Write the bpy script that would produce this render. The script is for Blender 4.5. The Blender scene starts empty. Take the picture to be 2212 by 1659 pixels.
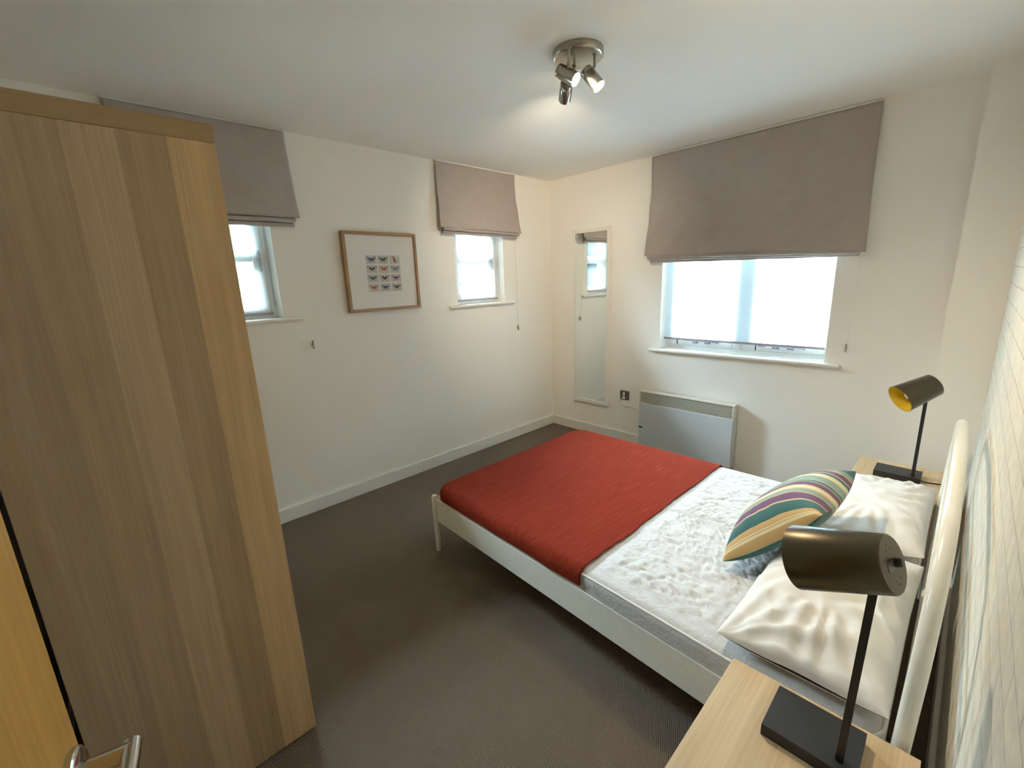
import bpy, bmesh, math, random
from mathutils import Vector, Matrix, noise

# ------------------------------------------------------------------ camera
S = bpy.context.scene
COL = S.collection
FPX = 949.96
RIGHT = Vector((0.69529, 0.71776, -0.03727))
DOWN = Vector((0.13858, -0.18477, -0.97296))
FWD = Vector((-0.70524, 0.67133, -0.22794))
CPOS = Vector((2.9631, -3.4085, 1.49378))
cd = bpy.data.cameras.new('camera')
cam = bpy.data.objects.new('camera', cd)
COL.objects.link(cam)
cam.matrix_world = Matrix(((RIGHT.x, -DOWN.x, -FWD.x, CPOS.x), (RIGHT.y, -DOWN.y, -FWD.y, CPOS.y),
                           (RIGHT.z, -DOWN.z, -FWD.z, CPOS.z), (0, 0, 0, 1)))
cd.sensor_fit = 'HORIZONTAL'
cd.sensor_width = 36.0
cd.lens = FPX / 2212 * 36
cd.clip_start = 0.01
S.camera = cam

# ------------------------------------------------------------------ world, view, window portals
W = bpy.data.worlds.new('sky')
S.world = W
W.use_nodes = True
wn = W.node_tree
wn.nodes.clear()
wo = wn.nodes.new('ShaderNodeOutputWorld')
bg = wn.nodes.new('ShaderNodeBackground')
tc = wn.nodes.new('ShaderNodeTexCoord')
sp = wn.nodes.new('ShaderNodeSeparateXYZ')
cr = wn.nodes.new('ShaderNodeValToRGB')
wn.links.new(tc.outputs['Generated'], sp.inputs[0])
wn.links.new(sp.outputs['Z'], cr.inputs[0])
cr.color_ramp.elements[0].position = 0.0
cr.color_ramp.elements[0].color = (0.0019, 0.0060, 0.0084, 1)      # overcast sky, brighter overhead
cr.color_ramp.elements[1].position = 0.55
low = cr.color_ramp.elements.new(0.2)
low.color = (0.009, 0.019, 0.025, 1)
cr.color_ramp.elements[2].color = (0.70, 0.87, 1.0, 1)
wn.links.new(cr.outputs[0], bg.inputs[0])
bg.inputs[1].default_value = 135.0
wn.links.new(bg.outputs[0], wo.inputs[0])
S.view_settings.view_transform = 'Standard'
S.view_settings.look = 'None'
S.view_settings.gamma = 1.0
S.view_settings.use_curve_mapping = False
S.view_settings.exposure = 1.38
S.cycles.use_denoising = True
S.cycles.max_bounces = 18
S.cycles.diffuse_bounces = 14
S.cycles.transparent_max_bounces = 16
S.cycles.sample_clamp_indirect = 6.0


def portal(name, loc, direction, sx, sy):
    l = bpy.data.lights.new(name, 'AREA')
    l.shape = 'RECTANGLE'
    l.size, l.size_y = sx, sy
    l.cycles.is_portal = True
    o = bpy.data.objects.new(name, l)
    COL.objects.link(o)
    o.location = loc
    o.rotation_euler = Vector(direction).to_track_quat('-Z', 'Z').to_euler()


portal('daylight_back', (1.76, 0.3, 1.4), (0, -1, 0), 1.3, 1.1)
portal('daylight_left_far', (-0.3, -0.9, 1.65), (1, 0, 0), 0.7, 0.8)
portal('daylight_left_near', (-0.3, -2.785, 1.65), (1, 0, 0), 0.7, 0.8)

SPOTS = [  # arm foot, back centre of the head, aim, watts, cone
    ((1.725, -1.855, 2.320), (1.663, -1.843, 2.316), (0.803, 0.185, -0.566), 19.0, 112),
    ((1.759, -1.732, 2.325), (1.739, -1.765, 2.312), (0.605, 0.155, -0.780), 23.0, 120),
    ((1.640, -1.715, 2.318), (1.650, -1.776, 2.291), (-0.673, 0.670, -0.312), 27.0, 88),
]
SPOT_COL = (1.0, 0.84, 0.61)

# ------------------------------------------------------------------ helpers
ORG = {}


def link(o):
    COL.objects.link(o)
    return o


def tag(o, label=None, cat=None, group=None, kind=None):
    if label: o['label'] = label
    if cat: o['category'] = cat
    if group: o['group'] = group
    if kind: o['kind'] = kind
    return o


def empty(name, loc, label=None, cat=None, group=None, kind=None):
    o = link(bpy.data.objects.new(name, None))
    o.empty_display_size = 0.05
    o.location = loc
    ORG[o.name] = Vector(loc)
    return tag(o, label, cat, group, kind)


def obj(name, bm, mats, parent=None, smooth=False, origin=None, label=None):
    """Links bm (world coordinates) as one mesh object under parent."""
    me = bpy.data.meshes.new(name)
    org = Vector(origin) if origin is not None else (ORG[parent.name] if parent else Vector((0, 0, 0)))
    bmesh.ops.translate(bm, verts=bm.verts, vec=-org)
    bmesh.ops.recalc_face_normals(bm, faces=bm.faces)
    bm.to_mesh(me)
    bm.free()
    for m in (mats if isinstance(mats, (list, tuple)) else [mats]):
        me.materials.append(m)
    if smooth:
        try:
            me.shade_auto_smooth(angle=math.radians(40)) if hasattr(me, 'shade_auto_smooth') else None
        except Exception:
            pass
        for p in me.polygons: p.use_smooth = True
        try:
            me.set_sharp_from_angle(angle=math.radians(42))
        except Exception:
            pass
    o = link(bpy.data.objects.new(name, me))
    if parent:
        o.parent = parent
        o.location = org - ORG[parent.name]
    else:
        o.location = org
    ORG[o.name] = org
    if label: o['label'] = label
    return o


def NB():
    return bmesh.new()


def box(bm, x0, x1, y0, y1, z0, z1, bev=0.0, mi=0, seg=2):
    g = bmesh.ops.create_cube(bm, size=1.0)
    vs = g['verts']
    for v in vs:
        v.co = Vector(((x0 + x1) / 2 + v.co.x * (x1 - x0), (y0 + y1) / 2 + v.co.y * (y1 - y0), (z0 + z1) / 2 + v.co.z * (z1 - z0)))
    fs = list({f for v in vs for f in v.link_faces})
    for f in fs: f.material_index = mi
    if bev > 0:
        es = list({e for v in vs for e in v.link_edges})
        bmesh.ops.bevel(bm, geom=es, offset=bev, segments=seg, affect='EDGES', profile=0.5)
    return bm


def hexa(bm, pts, mi=0):
    """8 corner points: bottom ring 4, top ring 4."""
    v = [bm.verts.new(p) for p in pts]
    for q in ((0, 1, 2, 3), (4, 5, 6, 7), (0, 1, 5, 4), (1, 2, 6, 5), (2, 3, 7, 6), (3, 0, 4, 7)):
        bm.faces.new([v[i] for i in q]).material_index = mi
    return v


def frame_axes(d):
    d = Vector(d).normalized()
    a = d.cross(Vector((0, 0, 1)))
    if a.length < 1e-4: a = Vector((1, 0, 0))
    a.normalize()
    return d, a, d.cross(a)


def rings(bm, profile, p0, d, n=24, mi=0, cap0=True, cap1=True):
    """Lathe: profile = [(t along d, radius)], around the axis through p0."""
    d, a, b = frame_axes(d)
    p0 = Vector(p0)
    prev = None
    first = None
    for t, r in profile:
        ring = [bm.verts.new(p0 + d * t + (a * math.cos(k * 2 * math.pi / n) + b * math.sin(k * 2 * math.pi / n)) * r) for k in range(n)]
        if prev:
            for k in range(n):
                bm.faces.new((prev[k], prev[(k + 1) % n], ring[(k + 1) % n], ring[k])).material_index = mi
        else:
            first = ring
        prev = ring
    if cap0: bm.faces.new(first).material_index = mi
    if cap1: bm.faces.new(prev).material_index = mi
    return bm


def cyl(bm, p0, p1, r, n=16, mi=0, r1=None):
    p0, p1 = Vector(p0), Vector(p1)
    return rings(bm, [(0, r), ((p1 - p0).length, r if r1 is None else r1)], p0, p1 - p0, n, mi)


def tube(bm, pts, r, n=10, mi=0):
    """Swept tube along a polyline with a parallel-transported frame."""
    pts = [Vector(p) for p in pts]
    prev = None
    a = None
    for i, p in enumerate(pts):
        d = (pts[min(i + 1, len(pts) - 1)] - pts[max(i - 1, 0)]).normalized()
        if a is None:
            _, a, _ = frame_axes(d)
        a = (a - d * a.dot(d)).normalized()
        b = d.cross(a)
        ring = [bm.verts.new(p + (a * math.cos(k * 2 * math.pi / n) + b * math.sin(k * 2 * math.pi / n)) * r) for k in range(n)]
        if prev:
            for k in range(n):
                bm.faces.new((prev[k], prev[(k + 1) % n], ring[(k + 1) % n], ring[k])).material_index = mi
        else:
            bm.faces.new(ring).material_index = mi
        prev = ring
    bm.faces.new(prev).material_index = mi
    return bm


def spline(pts, n=8):
    """Catmull-Rom through pts."""
    pts = [Vector(p) for p in pts]
    out = []
    for i in range(len(pts) - 1):
        p0, p1, p2, p3 = pts[max(i - 1, 0)], pts[i], pts[i + 1], pts[min(i + 2, len(pts) - 1)]
        for k in range(n):
            t = k / n
            out.append(0.5 * ((2 * p1) + (p2 - p0) * t + (2 * p0 - 5 * p1 + 4 * p2 - p3) * t * t + (3 * p1 - p0 - 3 * p2 + p3) * t ** 3))
    out.append(pts[-1])
    return out


def sheet_grid(bm, fn, nu, nv, mi=0):
    g = [[bm.verts.new(fn(i / nu, j / nv)) for j in range(nv + 1)] for i in range(nu + 1)]
    for i in range(nu):
        for j in range(nv):
            bm.faces.new((g[i][j], g[i + 1][j], g[i + 1][j + 1], g[i][j + 1])).material_index = mi
    return g


# ------------------------------------------------------------------ materials
def mat(name):
    m = bpy.data.materials.new(name)
    m.use_nodes = True
    nt = m.node_tree
    b = nt.nodes['Principled BSDF']
    return m, nt, b


def N(nt, t, **kw):
    n = nt.nodes.new(t)
    for k, v in kw.items():
        if k in n.inputs: n.inputs[k].default_value = v
        else: setattr(n, k, v)
    return n


def coords(nt, scale=(1, 1, 1), rot=(0, 0, 0)):
    t = nt.nodes.new('ShaderNodeTexCoord')
    g = nt.nodes.new('ShaderNodeNewGeometry')
    mp = nt.nodes.new('ShaderNodeMapping')
    mp.inputs['Scale'].default_value = scale
    mp.inputs['Rotation'].default_value = rot
    nt.links.new(g.outputs['Position'], mp.inputs[0])
    return mp.outputs[0]


def bump(nt, b, h, strength=0.2, dist=0.01):
    n = nt.nodes.new('ShaderNodeBump')
    n.inputs['Strength'].default_value = strength
    n.inputs['Distance'].default_value = dist
    nt.links.new(h, n.inputs['Height'])
    nt.links.new(n.outputs[0], b.inputs['Normal'])


def ramp(nt, fac, stops, interp='LINEAR'):
    r = nt.nodes.new('ShaderNodeValToRGB')
    cr = r.color_ramp
    cr.interpolation = interp
    while len(cr.elements) < len(stops): cr.elements.new(0.5)
    for e, (p, c) in zip(cr.elements, stops):
        e.position = p
        e.color = (*c, 1)
    nt.links.new(fac, r.inputs[0])
    return r.outputs[0]


def plain(name, col, rough=0.5, metal=0.0, nscale=40, namt=0.06, bumpk=0.0, spec=None):
    m, nt, b = mat(name)
    nz = N(nt, 'ShaderNodeTexNoise', Scale=nscale, Detail=3.0)
    nt.links.new(coords(nt), nz.inputs['Vector'])
    lo = tuple(c * (1 - namt) for c in col)
    hi = tuple(min(1, c * (1 + namt)) for c in col)
    nt.links.new(ramp(nt, nz.outputs['Fac'], [(0.3, lo), (0.7, hi)]), b.inputs['Base Color'])
    b.inputs['Roughness'].default_value = rough
    b.inputs['Metallic'].default_value = metal
    if spec is not None: b.inputs['Specular IOR Level'].default_value = spec
    if bumpk: bump(nt, b, nz.outputs['Fac'], bumpk, 0.004)
    return m


def wood(name, c0, c1, grain_axis='Z', stave=None, stave_axis='Y', stave_off=0.0, fine=1.0, rough=0.5, tone=0.25):
    """Veneer with stretched grain; optional staves of differing tone."""
    m, nt, b = mat(name)
    sc = {'X': (1.2, 26, 26), 'Y': (26, 1.2, 26), 'Z': (26, 26, 1.2)}[grain_axis]
    v = coords(nt, tuple(s * fine for s in sc))
    n1 = N(nt, 'ShaderNodeTexNoise', Scale=1.0, Detail=6.0, Roughness=0.6, Distortion=0.6)
    nt.links.new(v, n1.inputs['Vector'])
    v2 = coords(nt, tuple(s * fine * (9 if s > 2 else 2.5) for s in sc))
    n2 = N(nt, 'ShaderNodeTexNoise', Scale=1.0, Detail=4.0)
    nt.links.new(v2, n2.inputs['Vector'])
    mx = N(nt, 'ShaderNodeMath', operation='MULTIPLY_ADD')
    nt.links.new(n2.outputs['Fac'], mx.inputs[0])
    mx.inputs[1].default_value = 0.45
    md = N(nt, 'ShaderNodeMath', operation='MULTIPLY')
    nt.links.new(n1.outputs['Fac'], md.inputs[0])
    md.inputs[1].default_value = 0.6
    nt.links.new(md.outputs[0], mx.inputs[2])
    col = ramp(nt, mx.outputs[0], [(0.3, c0), (0.72, c1)])
    if stave:
        g = nt.nodes.new('ShaderNodeNewGeometry')
        s = nt.nodes.new('ShaderNodeSeparateXYZ')
        nt.links.new(g.outputs['Position'], s.inputs[0])
        # a slight lean of each joint line
        a = N(nt, 'ShaderNodeMath', operation='ADD')
        nt.links.new(s.outputs[stave_axis], a.inputs[0])
        a.inputs[1].default_value = stave_off
        dv = N(nt, 'ShaderNodeMath', operation='DIVIDE')
        nt.links.new(a.outputs[0], dv.inputs[0])
        dv.inputs[1].default_value = stave
        fl = N(nt, 'ShaderNodeMath', operation='FLOOR')
        nt.links.new(dv.outputs[0], fl.inputs[0])
        wn_ = N(nt, 'ShaderNodeTexWhiteNoise', noise_dimensions='1D')
        nt.links.new(fl.outputs[0], wn_.inputs['W'])
        hs = N(nt, 'ShaderNodeHueSaturation')
        mr = N(nt, 'ShaderNodeMapRange')
        nt.links.new(wn_.outputs['Value'], mr.inputs[0])
        mr.inputs[3].default_value = 1 - tone
        mr.inputs[4].default_value = 1 + tone
        nt.links.new(mr.outputs[0], hs.inputs['Value'])
        sm = N(nt, 'ShaderNodeMapRange')
        nt.links.new(wn_.outputs['Color'], sm.inputs[0])
        sm.inputs[3].default_value = 0.85
        sm.inputs[4].default_value = 1.2
        nt.links.new(sm.outputs[0], hs.inputs['Saturation'])
        nt.links.new(col, hs.inputs['Color'])
        col = hs.outputs[0]
    nt.links.new(col, b.inputs['Base Color'])
    b.inputs['Roughness'].default_value = rough
    bump(nt, b, mx.outputs[0], 0.08, 0.002)
    return m


def paint(name, col):
    m, nt, b = mat(name)
    nz = N(nt, 'ShaderNodeTexNoise', Scale=220.0, Detail=3.0)
    nt.links.new(coords(nt), nz.inputs['Vector'])
    n2 = N(nt, 'ShaderNodeTexNoise', Scale=1.6, Detail=2.0)
    nt.links.new(coords(nt), n2.inputs['Vector'])
    nt.links.new(ramp(nt, n2.outputs['Fac'], [(0.3, tuple(c * 0.985 for c in col)), (0.7, col)]), b.inputs['Base Color'])
    b.inputs['Roughness'].default_value = 0.75
    b.inputs['Specular IOR Level'].default_value = 0.25
    bump(nt, b, nz.outputs['Fac'], 0.06, 0.002)
    return m


def fabric(name, col, rough=0.95, weave=900, amt=0.1, bumpk=0.15, big=0.0):
    m, nt, b = mat(name)
    nz = N(nt, 'ShaderNodeTexNoise', Scale=weave, Detail=2.0)
    nt.links.new(coords(nt), nz.inputs['Vector'])
    n2 = N(nt, 'ShaderNodeTexNoise', Scale=14.0, Detail=4.0)
    nt.links.new(coords(nt), n2.inputs['Vector'])
    ad = N(nt, 'ShaderNodeMath', operation='MULTIPLY_ADD')
    nt.links.new(n2.outputs['Fac'], ad.inputs[0])
    ad.inputs[1].default_value = 0.5
    md = N(nt, 'ShaderNodeMath', operation='MULTIPLY')
    nt.links.new(nz.outputs['Fac'], md.inputs[0])
    md.inputs[1].default_value = 0.5
    nt.links.new(md.outputs[0], ad.inputs[2])
    nt.links.new(ramp(nt, ad.outputs[0], [(0.3, tuple(c * (1 - amt) for c in col)), (0.7, tuple(min(1, c * (1 + amt)) for c in col))]), b.inputs['Base Color'])
    b.inputs['Roughness'].default_value = rough
    b.inputs['Specular IOR Level'].default_value = 0.15
    b.inputs['Sheen Weight'].default_value = 0.15
    bump(nt, b, ad.outputs[0], bumpk, 0.003)
    return m


M = {}
M['wall'] = paint('cream_wall_paint', (0.875, 0.845, 0.795))
M['ceiling'] = paint('ceiling_paint', (0.90, 0.895, 0.87))
M['gloss'] = plain('white_gloss_paint', (0.80, 0.78, 0.73), 0.35, namt=0.02)
M['upvc'] = plain('white_upvc', (0.84, 0.87, 0.88), 0.3, namt=0.02)
M['reveal'] = paint('white_reveal_paint', (0.86, 0.86, 0.84))
M['sillwhite'] = plain('cream_sill_paint', (0.80, 0.77, 0.70), 0.4, namt=0.02)
M['whitemetal'] = plain('white_enamel_metal', (0.80, 0.79, 0.72), 0.22, namt=0.03)
M['mirrorframe'] = plain('white_mirror_frame', (0.80, 0.78, 0.72), 0.45, namt=0.02)
M['wardrobe'] = wood('pale_oak_staves', (0.37, 0.248, 0.130), (0.56, 0.39, 0.22), 'Z', stave=0.0925, stave_off=3.374, tone=0.24, rough=0.55)
M['wardrobe_top'] = wood('pale_oak_rail', (0.27, 0.17, 0.07), (0.41, 0.265, 0.12), 'Y', rough=0.55)
M['door'] = wood('orange_oak_veneer', (0.40, 0.20, 0.040), (0.62, 0.33, 0.075), 'Z', rough=0.45)
M['table'] = wood('pale_oak_veneer', (0.44, 0.30, 0.165), (0.66, 0.49, 0.30), 'Y', rough=0.5)
M['frame'] = wood('mid_oak_frame', (0.24, 0.12, 0.042), (0.38, 0.21, 0.085), 'Y', rough=0.5)
M['blind'] = fabric('taupe_blind_fabric', (0.40, 0.342, 0.308), amt=0.06, bumpk=0.1)
M['blindlining'] = fabric('cream_blind_lining', (0.62, 0.58, 0.50), amt=0.04)
M['blacksteel'] = plain('black_painted_metal', (0.012, 0.012, 0.012), 0.45, namt=0.1)
M['bronze'] = plain('dark_bronze_lacquer', (0.085, 0.068, 0.040), 0.32, metal=0.75, namt=0.04)
M['mustard'] = plain('mustard_yellow_lacquer', (0.62, 0.40, 0.02), 0.5, namt=0.03)
M['nickel'] = plain('brushed_nickel', (0.38, 0.35, 0.29), 0.28, metal=1.0, nscale=300, namt=0.05)
M['chrome'] = plain('satin_chrome', (0.62, 0.61, 0.58), 0.18, metal=1.0, namt=0.03)
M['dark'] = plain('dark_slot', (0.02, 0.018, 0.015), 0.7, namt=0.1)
M['heater'] = plain('heater_enamel', (0.60, 0.635, 0.66), 0.4, namt=0.02)
M['heatergrille'] = plain('heater_grille', (0.70, 0.67, 0.58), 0.4, namt=0.02)
M['plasticwhite'] = plain('white_plastic', (0.78, 0.76, 0.71), 0.35, namt=0.02)
M['greyplate'] = plain('grey_steel_plate', (0.13, 0.13, 0.13), 0.4, metal=0.4, namt=0.08)
M['bulb'] = plain('frosted_bulb_glass', (0.85, 0.83, 0.78), 0.3, namt=0.02)
M['mount'] = plain('white_mount_board', (0.80, 0.765, 0.72), 0.8, namt=0.015)
M['cord'] = plain('white_cord', (0.75, 0.72, 0.66), 0.7, namt=0.03)
M['chain'] = plain('grey_bead_chain', (0.35, 0.36, 0.38), 0.4, namt=0.05)
M['barmat'] = plain('mauve_grey_bottom_bar', (0.36, 0.33, 0.36), 0.5, namt=0.04)
M['handle'] = plain('grey_window_furniture', (0.30, 0.30, 0.34), 0.4, metal=0.3, namt=0.05)
M['pillow'] = fabric('white_cotton', (0.70, 0.685, 0.655), weave=1500, amt=0.02, bumpk=0.05)
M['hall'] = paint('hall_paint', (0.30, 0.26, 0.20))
M['leaf'] = plain('green_leaves', (0.022, 0.050, 0.010), 0.5, nscale=6, namt=0.5)
M['bark'] = plain('brown_stems', (0.10, 0.07, 0.04), 0.8, namt=0.2)
M['paving'] = plain('outdoor_paving', (0.42, 0.43, 0.42), 0.9, nscale=5, namt=0.12)
M['fence'] = wood('garden_fence_boards', (0.22, 0.20, 0.17), (0.34, 0.31, 0.27), 'Z', stave=0.12, stave_axis='Y', tone=0.12)


def glass_mat():
    m, nt, b = mat('window_glass')
    nt.nodes.remove(b)
    out = nt.nodes['Material Output']
    t = N(nt, 'ShaderNodeBsdfTransparent')
    t.inputs[0].default_value = (0.93, 0.97, 0.97, 1)
    g = N(nt, 'ShaderNodeBsdfGlossy', Roughness=0.02)
    fr = N(nt, 'ShaderNodeFresnel', IOR=1.45)
    mx = N(nt, 'ShaderNodeMixShader')
    nt.links.new(fr.outputs[0], mx.inputs[0])
    nt.links.new(t.outputs[0], mx.inputs[1])
    nt.links.new(g.outputs[0], mx.inputs[2])
    nt.links.new(mx.outputs[0], out.inputs[0])
    return m


def sheer_mat(name, open_):
    """Sunscreen mesh: an open weave lets some light straight through and scatters the rest."""
    m, nt, b = mat(name)
    nt.nodes.remove(b)
    out = nt.nodes['Material Output']
    t = N(nt, 'ShaderNodeBsdfTransparent')
    t.inputs[0].default_value = (1, 1, 1, 1)
    tl = N(nt, 'ShaderNodeBsdfTranslucent')
    tl.inputs[0].default_value = (0.86, 0.93, 0.97, 1)
    df = N(nt, 'ShaderNodeBsdfDiffuse')
    df.inputs[0].default_value = (0.78, 0.83, 0.85, 1)
    m1 = N(nt, 'ShaderNodeMixShader')
    m1.inputs[0].default_value = 0.15
    nt.links.new(tl.outputs[0], m1.inputs[1])
    nt.links.new(df.outputs[0], m1.inputs[2])
    nz = N(nt, 'ShaderNodeTexNoise', Scale=900.0)
    nt.links.new(coords(nt), nz.inputs['Vector'])
    mr = N(nt, 'ShaderNodeMapRange')
    nt.links.new(nz.outputs['Fac'], mr.inputs[0])
    mr.inputs[3].default_value = 1 - open_ - 0.08
    mr.inputs[4].default_value = 1 - open_ + 0.08
    m2 = N(nt, 'ShaderNodeMixShader')
    nt.links.new(mr.outputs[0], m2.inputs[0])
    nt.links.new(t.outputs[0], m2.inputs[1])
    nt.links.new(m1.outputs[0], m2.inputs[2])
    nt.links.new(m2.outputs[0], out.inputs[0])
    return m


def mirror_mat():
    m, nt, b = mat('silvered_mirror')
    b.inputs['Base Color'].default_value = (0.86, 0.89, 0.86, 1)
    b.inputs['Metallic'].default_value = 1
    b.inputs['Roughness'].default_value = 0.015
    return m


def carpet_mat():
    """Brown looped pile: rows of small loops, every other row shifted, with a flecked yarn."""
    m, nt, b = mat('brown_loop_carpet')
    v = coords(nt, (1, 1, 1), (0, 0, 0.5))
    wv = N(nt, 'ShaderNodeTexNoise', Scale=60.0, Detail=2.0)
    nt.links.new(v, wv.inputs['Vector'])
    dv = N(nt, 'ShaderNodeVectorMath', operation='MULTIPLY_ADD')
    nt.links.new(wv.outputs['Color'], dv.inputs[0])
    dv.inputs[1].default_value = (0.004, 0.004, 0)
    nt.links.new(v, dv.inputs[2])
    s = nt.nodes.new('ShaderNodeSeparateXYZ')
    nt.links.new(dv.outputs[0], s.inputs[0])

    def sine(sock, pitch):
        a = N(nt, 'ShaderNodeMath', operation='MULTIPLY')
        nt.links.new(sock, a.inputs[0])
        a.inputs[1].default_value = 2 * math.pi / pitch
        c = N(nt, 'ShaderNodeMath', operation='SINE')
        nt.links.new(a.outputs[0], c.inputs[0])
        return c.outputs[0]
    pr = N(nt, 'ShaderNodeMath', operation='MULTIPLY')
    nt.links.new(sine(s.outputs['X'], 0.0110), pr.inputs[0])
    nt.links.new(sine(s.outputs['Y'], 0.0080), pr.inputs[1])
    h = N(nt, 'ShaderNodeMath', operation='MULTIPLY_ADD')
    nt.links.new(pr.outputs[0], h.inputs[0])
    h.inputs[1].default_value = 0.5
    h.inputs[2].default_value = 0.5
    c1 = ramp(nt, h.outputs[0], [(0.0, (0.098, 0.073, 0.053)), (0.5, (0.168, 0.128, 0.094)), (1.0, (0.243, 0.188, 0.140))])
    n2 = N(nt, 'ShaderNodeTexNoise', Scale=330.0, Detail=2.0)
    nt.links.new(v, n2.inputs['Vector'])
    m3 = N(nt, 'ShaderNodeMixRGB', blend_type='MULTIPLY')
    m3.inputs[0].default_value = 1
    nt.links.new(c1, m3.inputs[1])
    nt.links.new(ramp(nt, n2.outputs['Fac'], [(0.3, (0.84, 0.83, 0.82)), (0.75, (1.16, 1.16, 1.15))]), m3.inputs[2])
    nt.links.new(m3.outputs[0], b.inputs['Base Color'])
    b.inputs['Roughness'].default_value = 1.0
    b.inputs['Specular IOR Level'].default_value = 0.03
    bump(nt, b, h.outputs[0], 0.5, 0.004)
    return m


def wallpaper_mat():
    """White washed brick print: courses 74 mm high, thin grey joints."""
    m, nt, b = mat('whitewashed_brick_wallpaper')
    g = nt.nodes.new('ShaderNodeNewGeometry')
    s = nt.nodes.new('ShaderNodeSeparateXYZ')
    nt.links.new(g.outputs['Position'], s.inputs[0])
    c = nt.nodes.new('ShaderNodeCombineXYZ')
    nt.links.new(s.outputs['Y'], c.inputs[0])
    nt.links.new(s.outputs['Z'], c.inputs[1])
    nz = N(nt, 'ShaderNodeTexNoise', Scale=7.0, Detail=4.0)
    nt.links.new(c.outputs[0], nz.inputs['Vector'])
    vm = N(nt, 'ShaderNodeVectorMath', operation='MULTIPLY_ADD')
    nt.links.new(nz.outputs['Color'], vm.inputs[0])
    vm.inputs[1].default_value = (0.012, 0.012, 0)
    nt.links.new(c.outputs[0], vm.inputs[2])
    br = N(nt, 'ShaderNodeTexBrick')
    br.inputs['Scale'].default_value = 1.0
    br.inputs['Brick Width'].default_value = 0.225
    br.inputs['Row Height'].default_value = 0.074
    br.inputs['Mortar Size'].default_value = 0.0022
    br.inputs['Mortar Smooth'].default_value = 0.3
    br.inputs['Color1'].default_value = (0.80, 0.76, 0.66, 1)
    br.inputs['Color2'].default_value = (0.72, 0.70, 0.63, 1)
    br.inputs['Mortar'].default_value = (0.50, 0.48, 0.43, 1)
    nt.links.new(vm.outputs[0], br.inputs['Vector'])
    n2 = N(nt, 'ShaderNodeTexNoise', Scale=26.0, Detail=6.0)
    nt.links.new(c.outputs[0], n2.inputs['Vector'])
    mx = N(nt, 'ShaderNodeMixRGB', blend_type='MULTIPLY')
    mx.inputs[0].default_value = 1
    nt.links.new(br.outputs['Color'], mx.inputs[1])
    nt.links.new(ramp(nt, n2.outputs['Fac'], [(0.3, (0.88, 0.88, 0.88)), (0.65, (1.05, 1.05, 1.04))]), mx.inputs[2])
    nt.links.new(mx.outputs[0], b.inputs['Base Color'])
    b.inputs['Roughness'].default_value = 0.65
    b.inputs['Specular IOR Level'].default_value = 0.25
    bump(nt, b, n2.outputs['Fac'], 0.12, 0.004)
    return m


def throw_mat():
    m, nt, b = mat('rust_red_woven_throw')
    v = coords(nt, (240, 7, 60))
    n1 = N(nt, 'ShaderNodeTexNoise', Scale=1.0, Detail=4.0)
    nt.links.new(v, n1.inputs['Vector'])
    v2 = coords(nt, (900, 900, 900))
    n2 = N(nt, 'ShaderNodeTexNoise', Scale=1.0, Detail=2.0)
    nt.links.new(v2, n2.inputs['Vector'])
    ad = N(nt, 'ShaderNodeMath', operation='ADD')
    nt.links.new(n1.outputs['Fac'], ad.inputs[0])
    md = N(nt, 'ShaderNodeMath', operation='MULTIPLY')
    nt.links.new(n2.outputs['Fac'], md.inputs[0])
    md.inputs[1].default_value = 0.35
    nt.links.new(md.outputs[0], ad.inputs[1])
    col = ramp(nt, ad.outputs[0], [(0.42, (0.140, 0.0165, 0.0080)), (0.75, (0.190, 0.024, 0.0115)), (0.93, (0.235, 0.037, 0.019)), (0.99, (0.50, 0.22, 0.16))])
    nt.links.new(col, b.inputs['Base Color'])
    b.inputs['Roughness'].default_value = 0.9
    b.inputs['Specular IOR Level'].default_value = 0.03
    b.inputs['Sheen Weight'].default_value = 0.0
    bump(nt, b, ad.outputs[0], 0.25, 0.003)
    return m


def quilt_mat():
    m, nt, b = mat('crinkled_white_protector')
    b.inputs['Base Color'].default_value = (0.575, 0.567, 0.563, 1)
    b.inputs['Roughness'].default_value = 0.9
    b.inputs['Specular IOR Level'].default_value = 0.15
    n1 = N(nt, 'ShaderNodeTexNoise', Scale=55.0, Detail=4.0, Distortion=1.0)
    nt.links.new(coords(nt), n1.inputs['Vector'])
    bump(nt, b, n1.outputs['Fac'], 0.45, 0.008)
    return m


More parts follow.
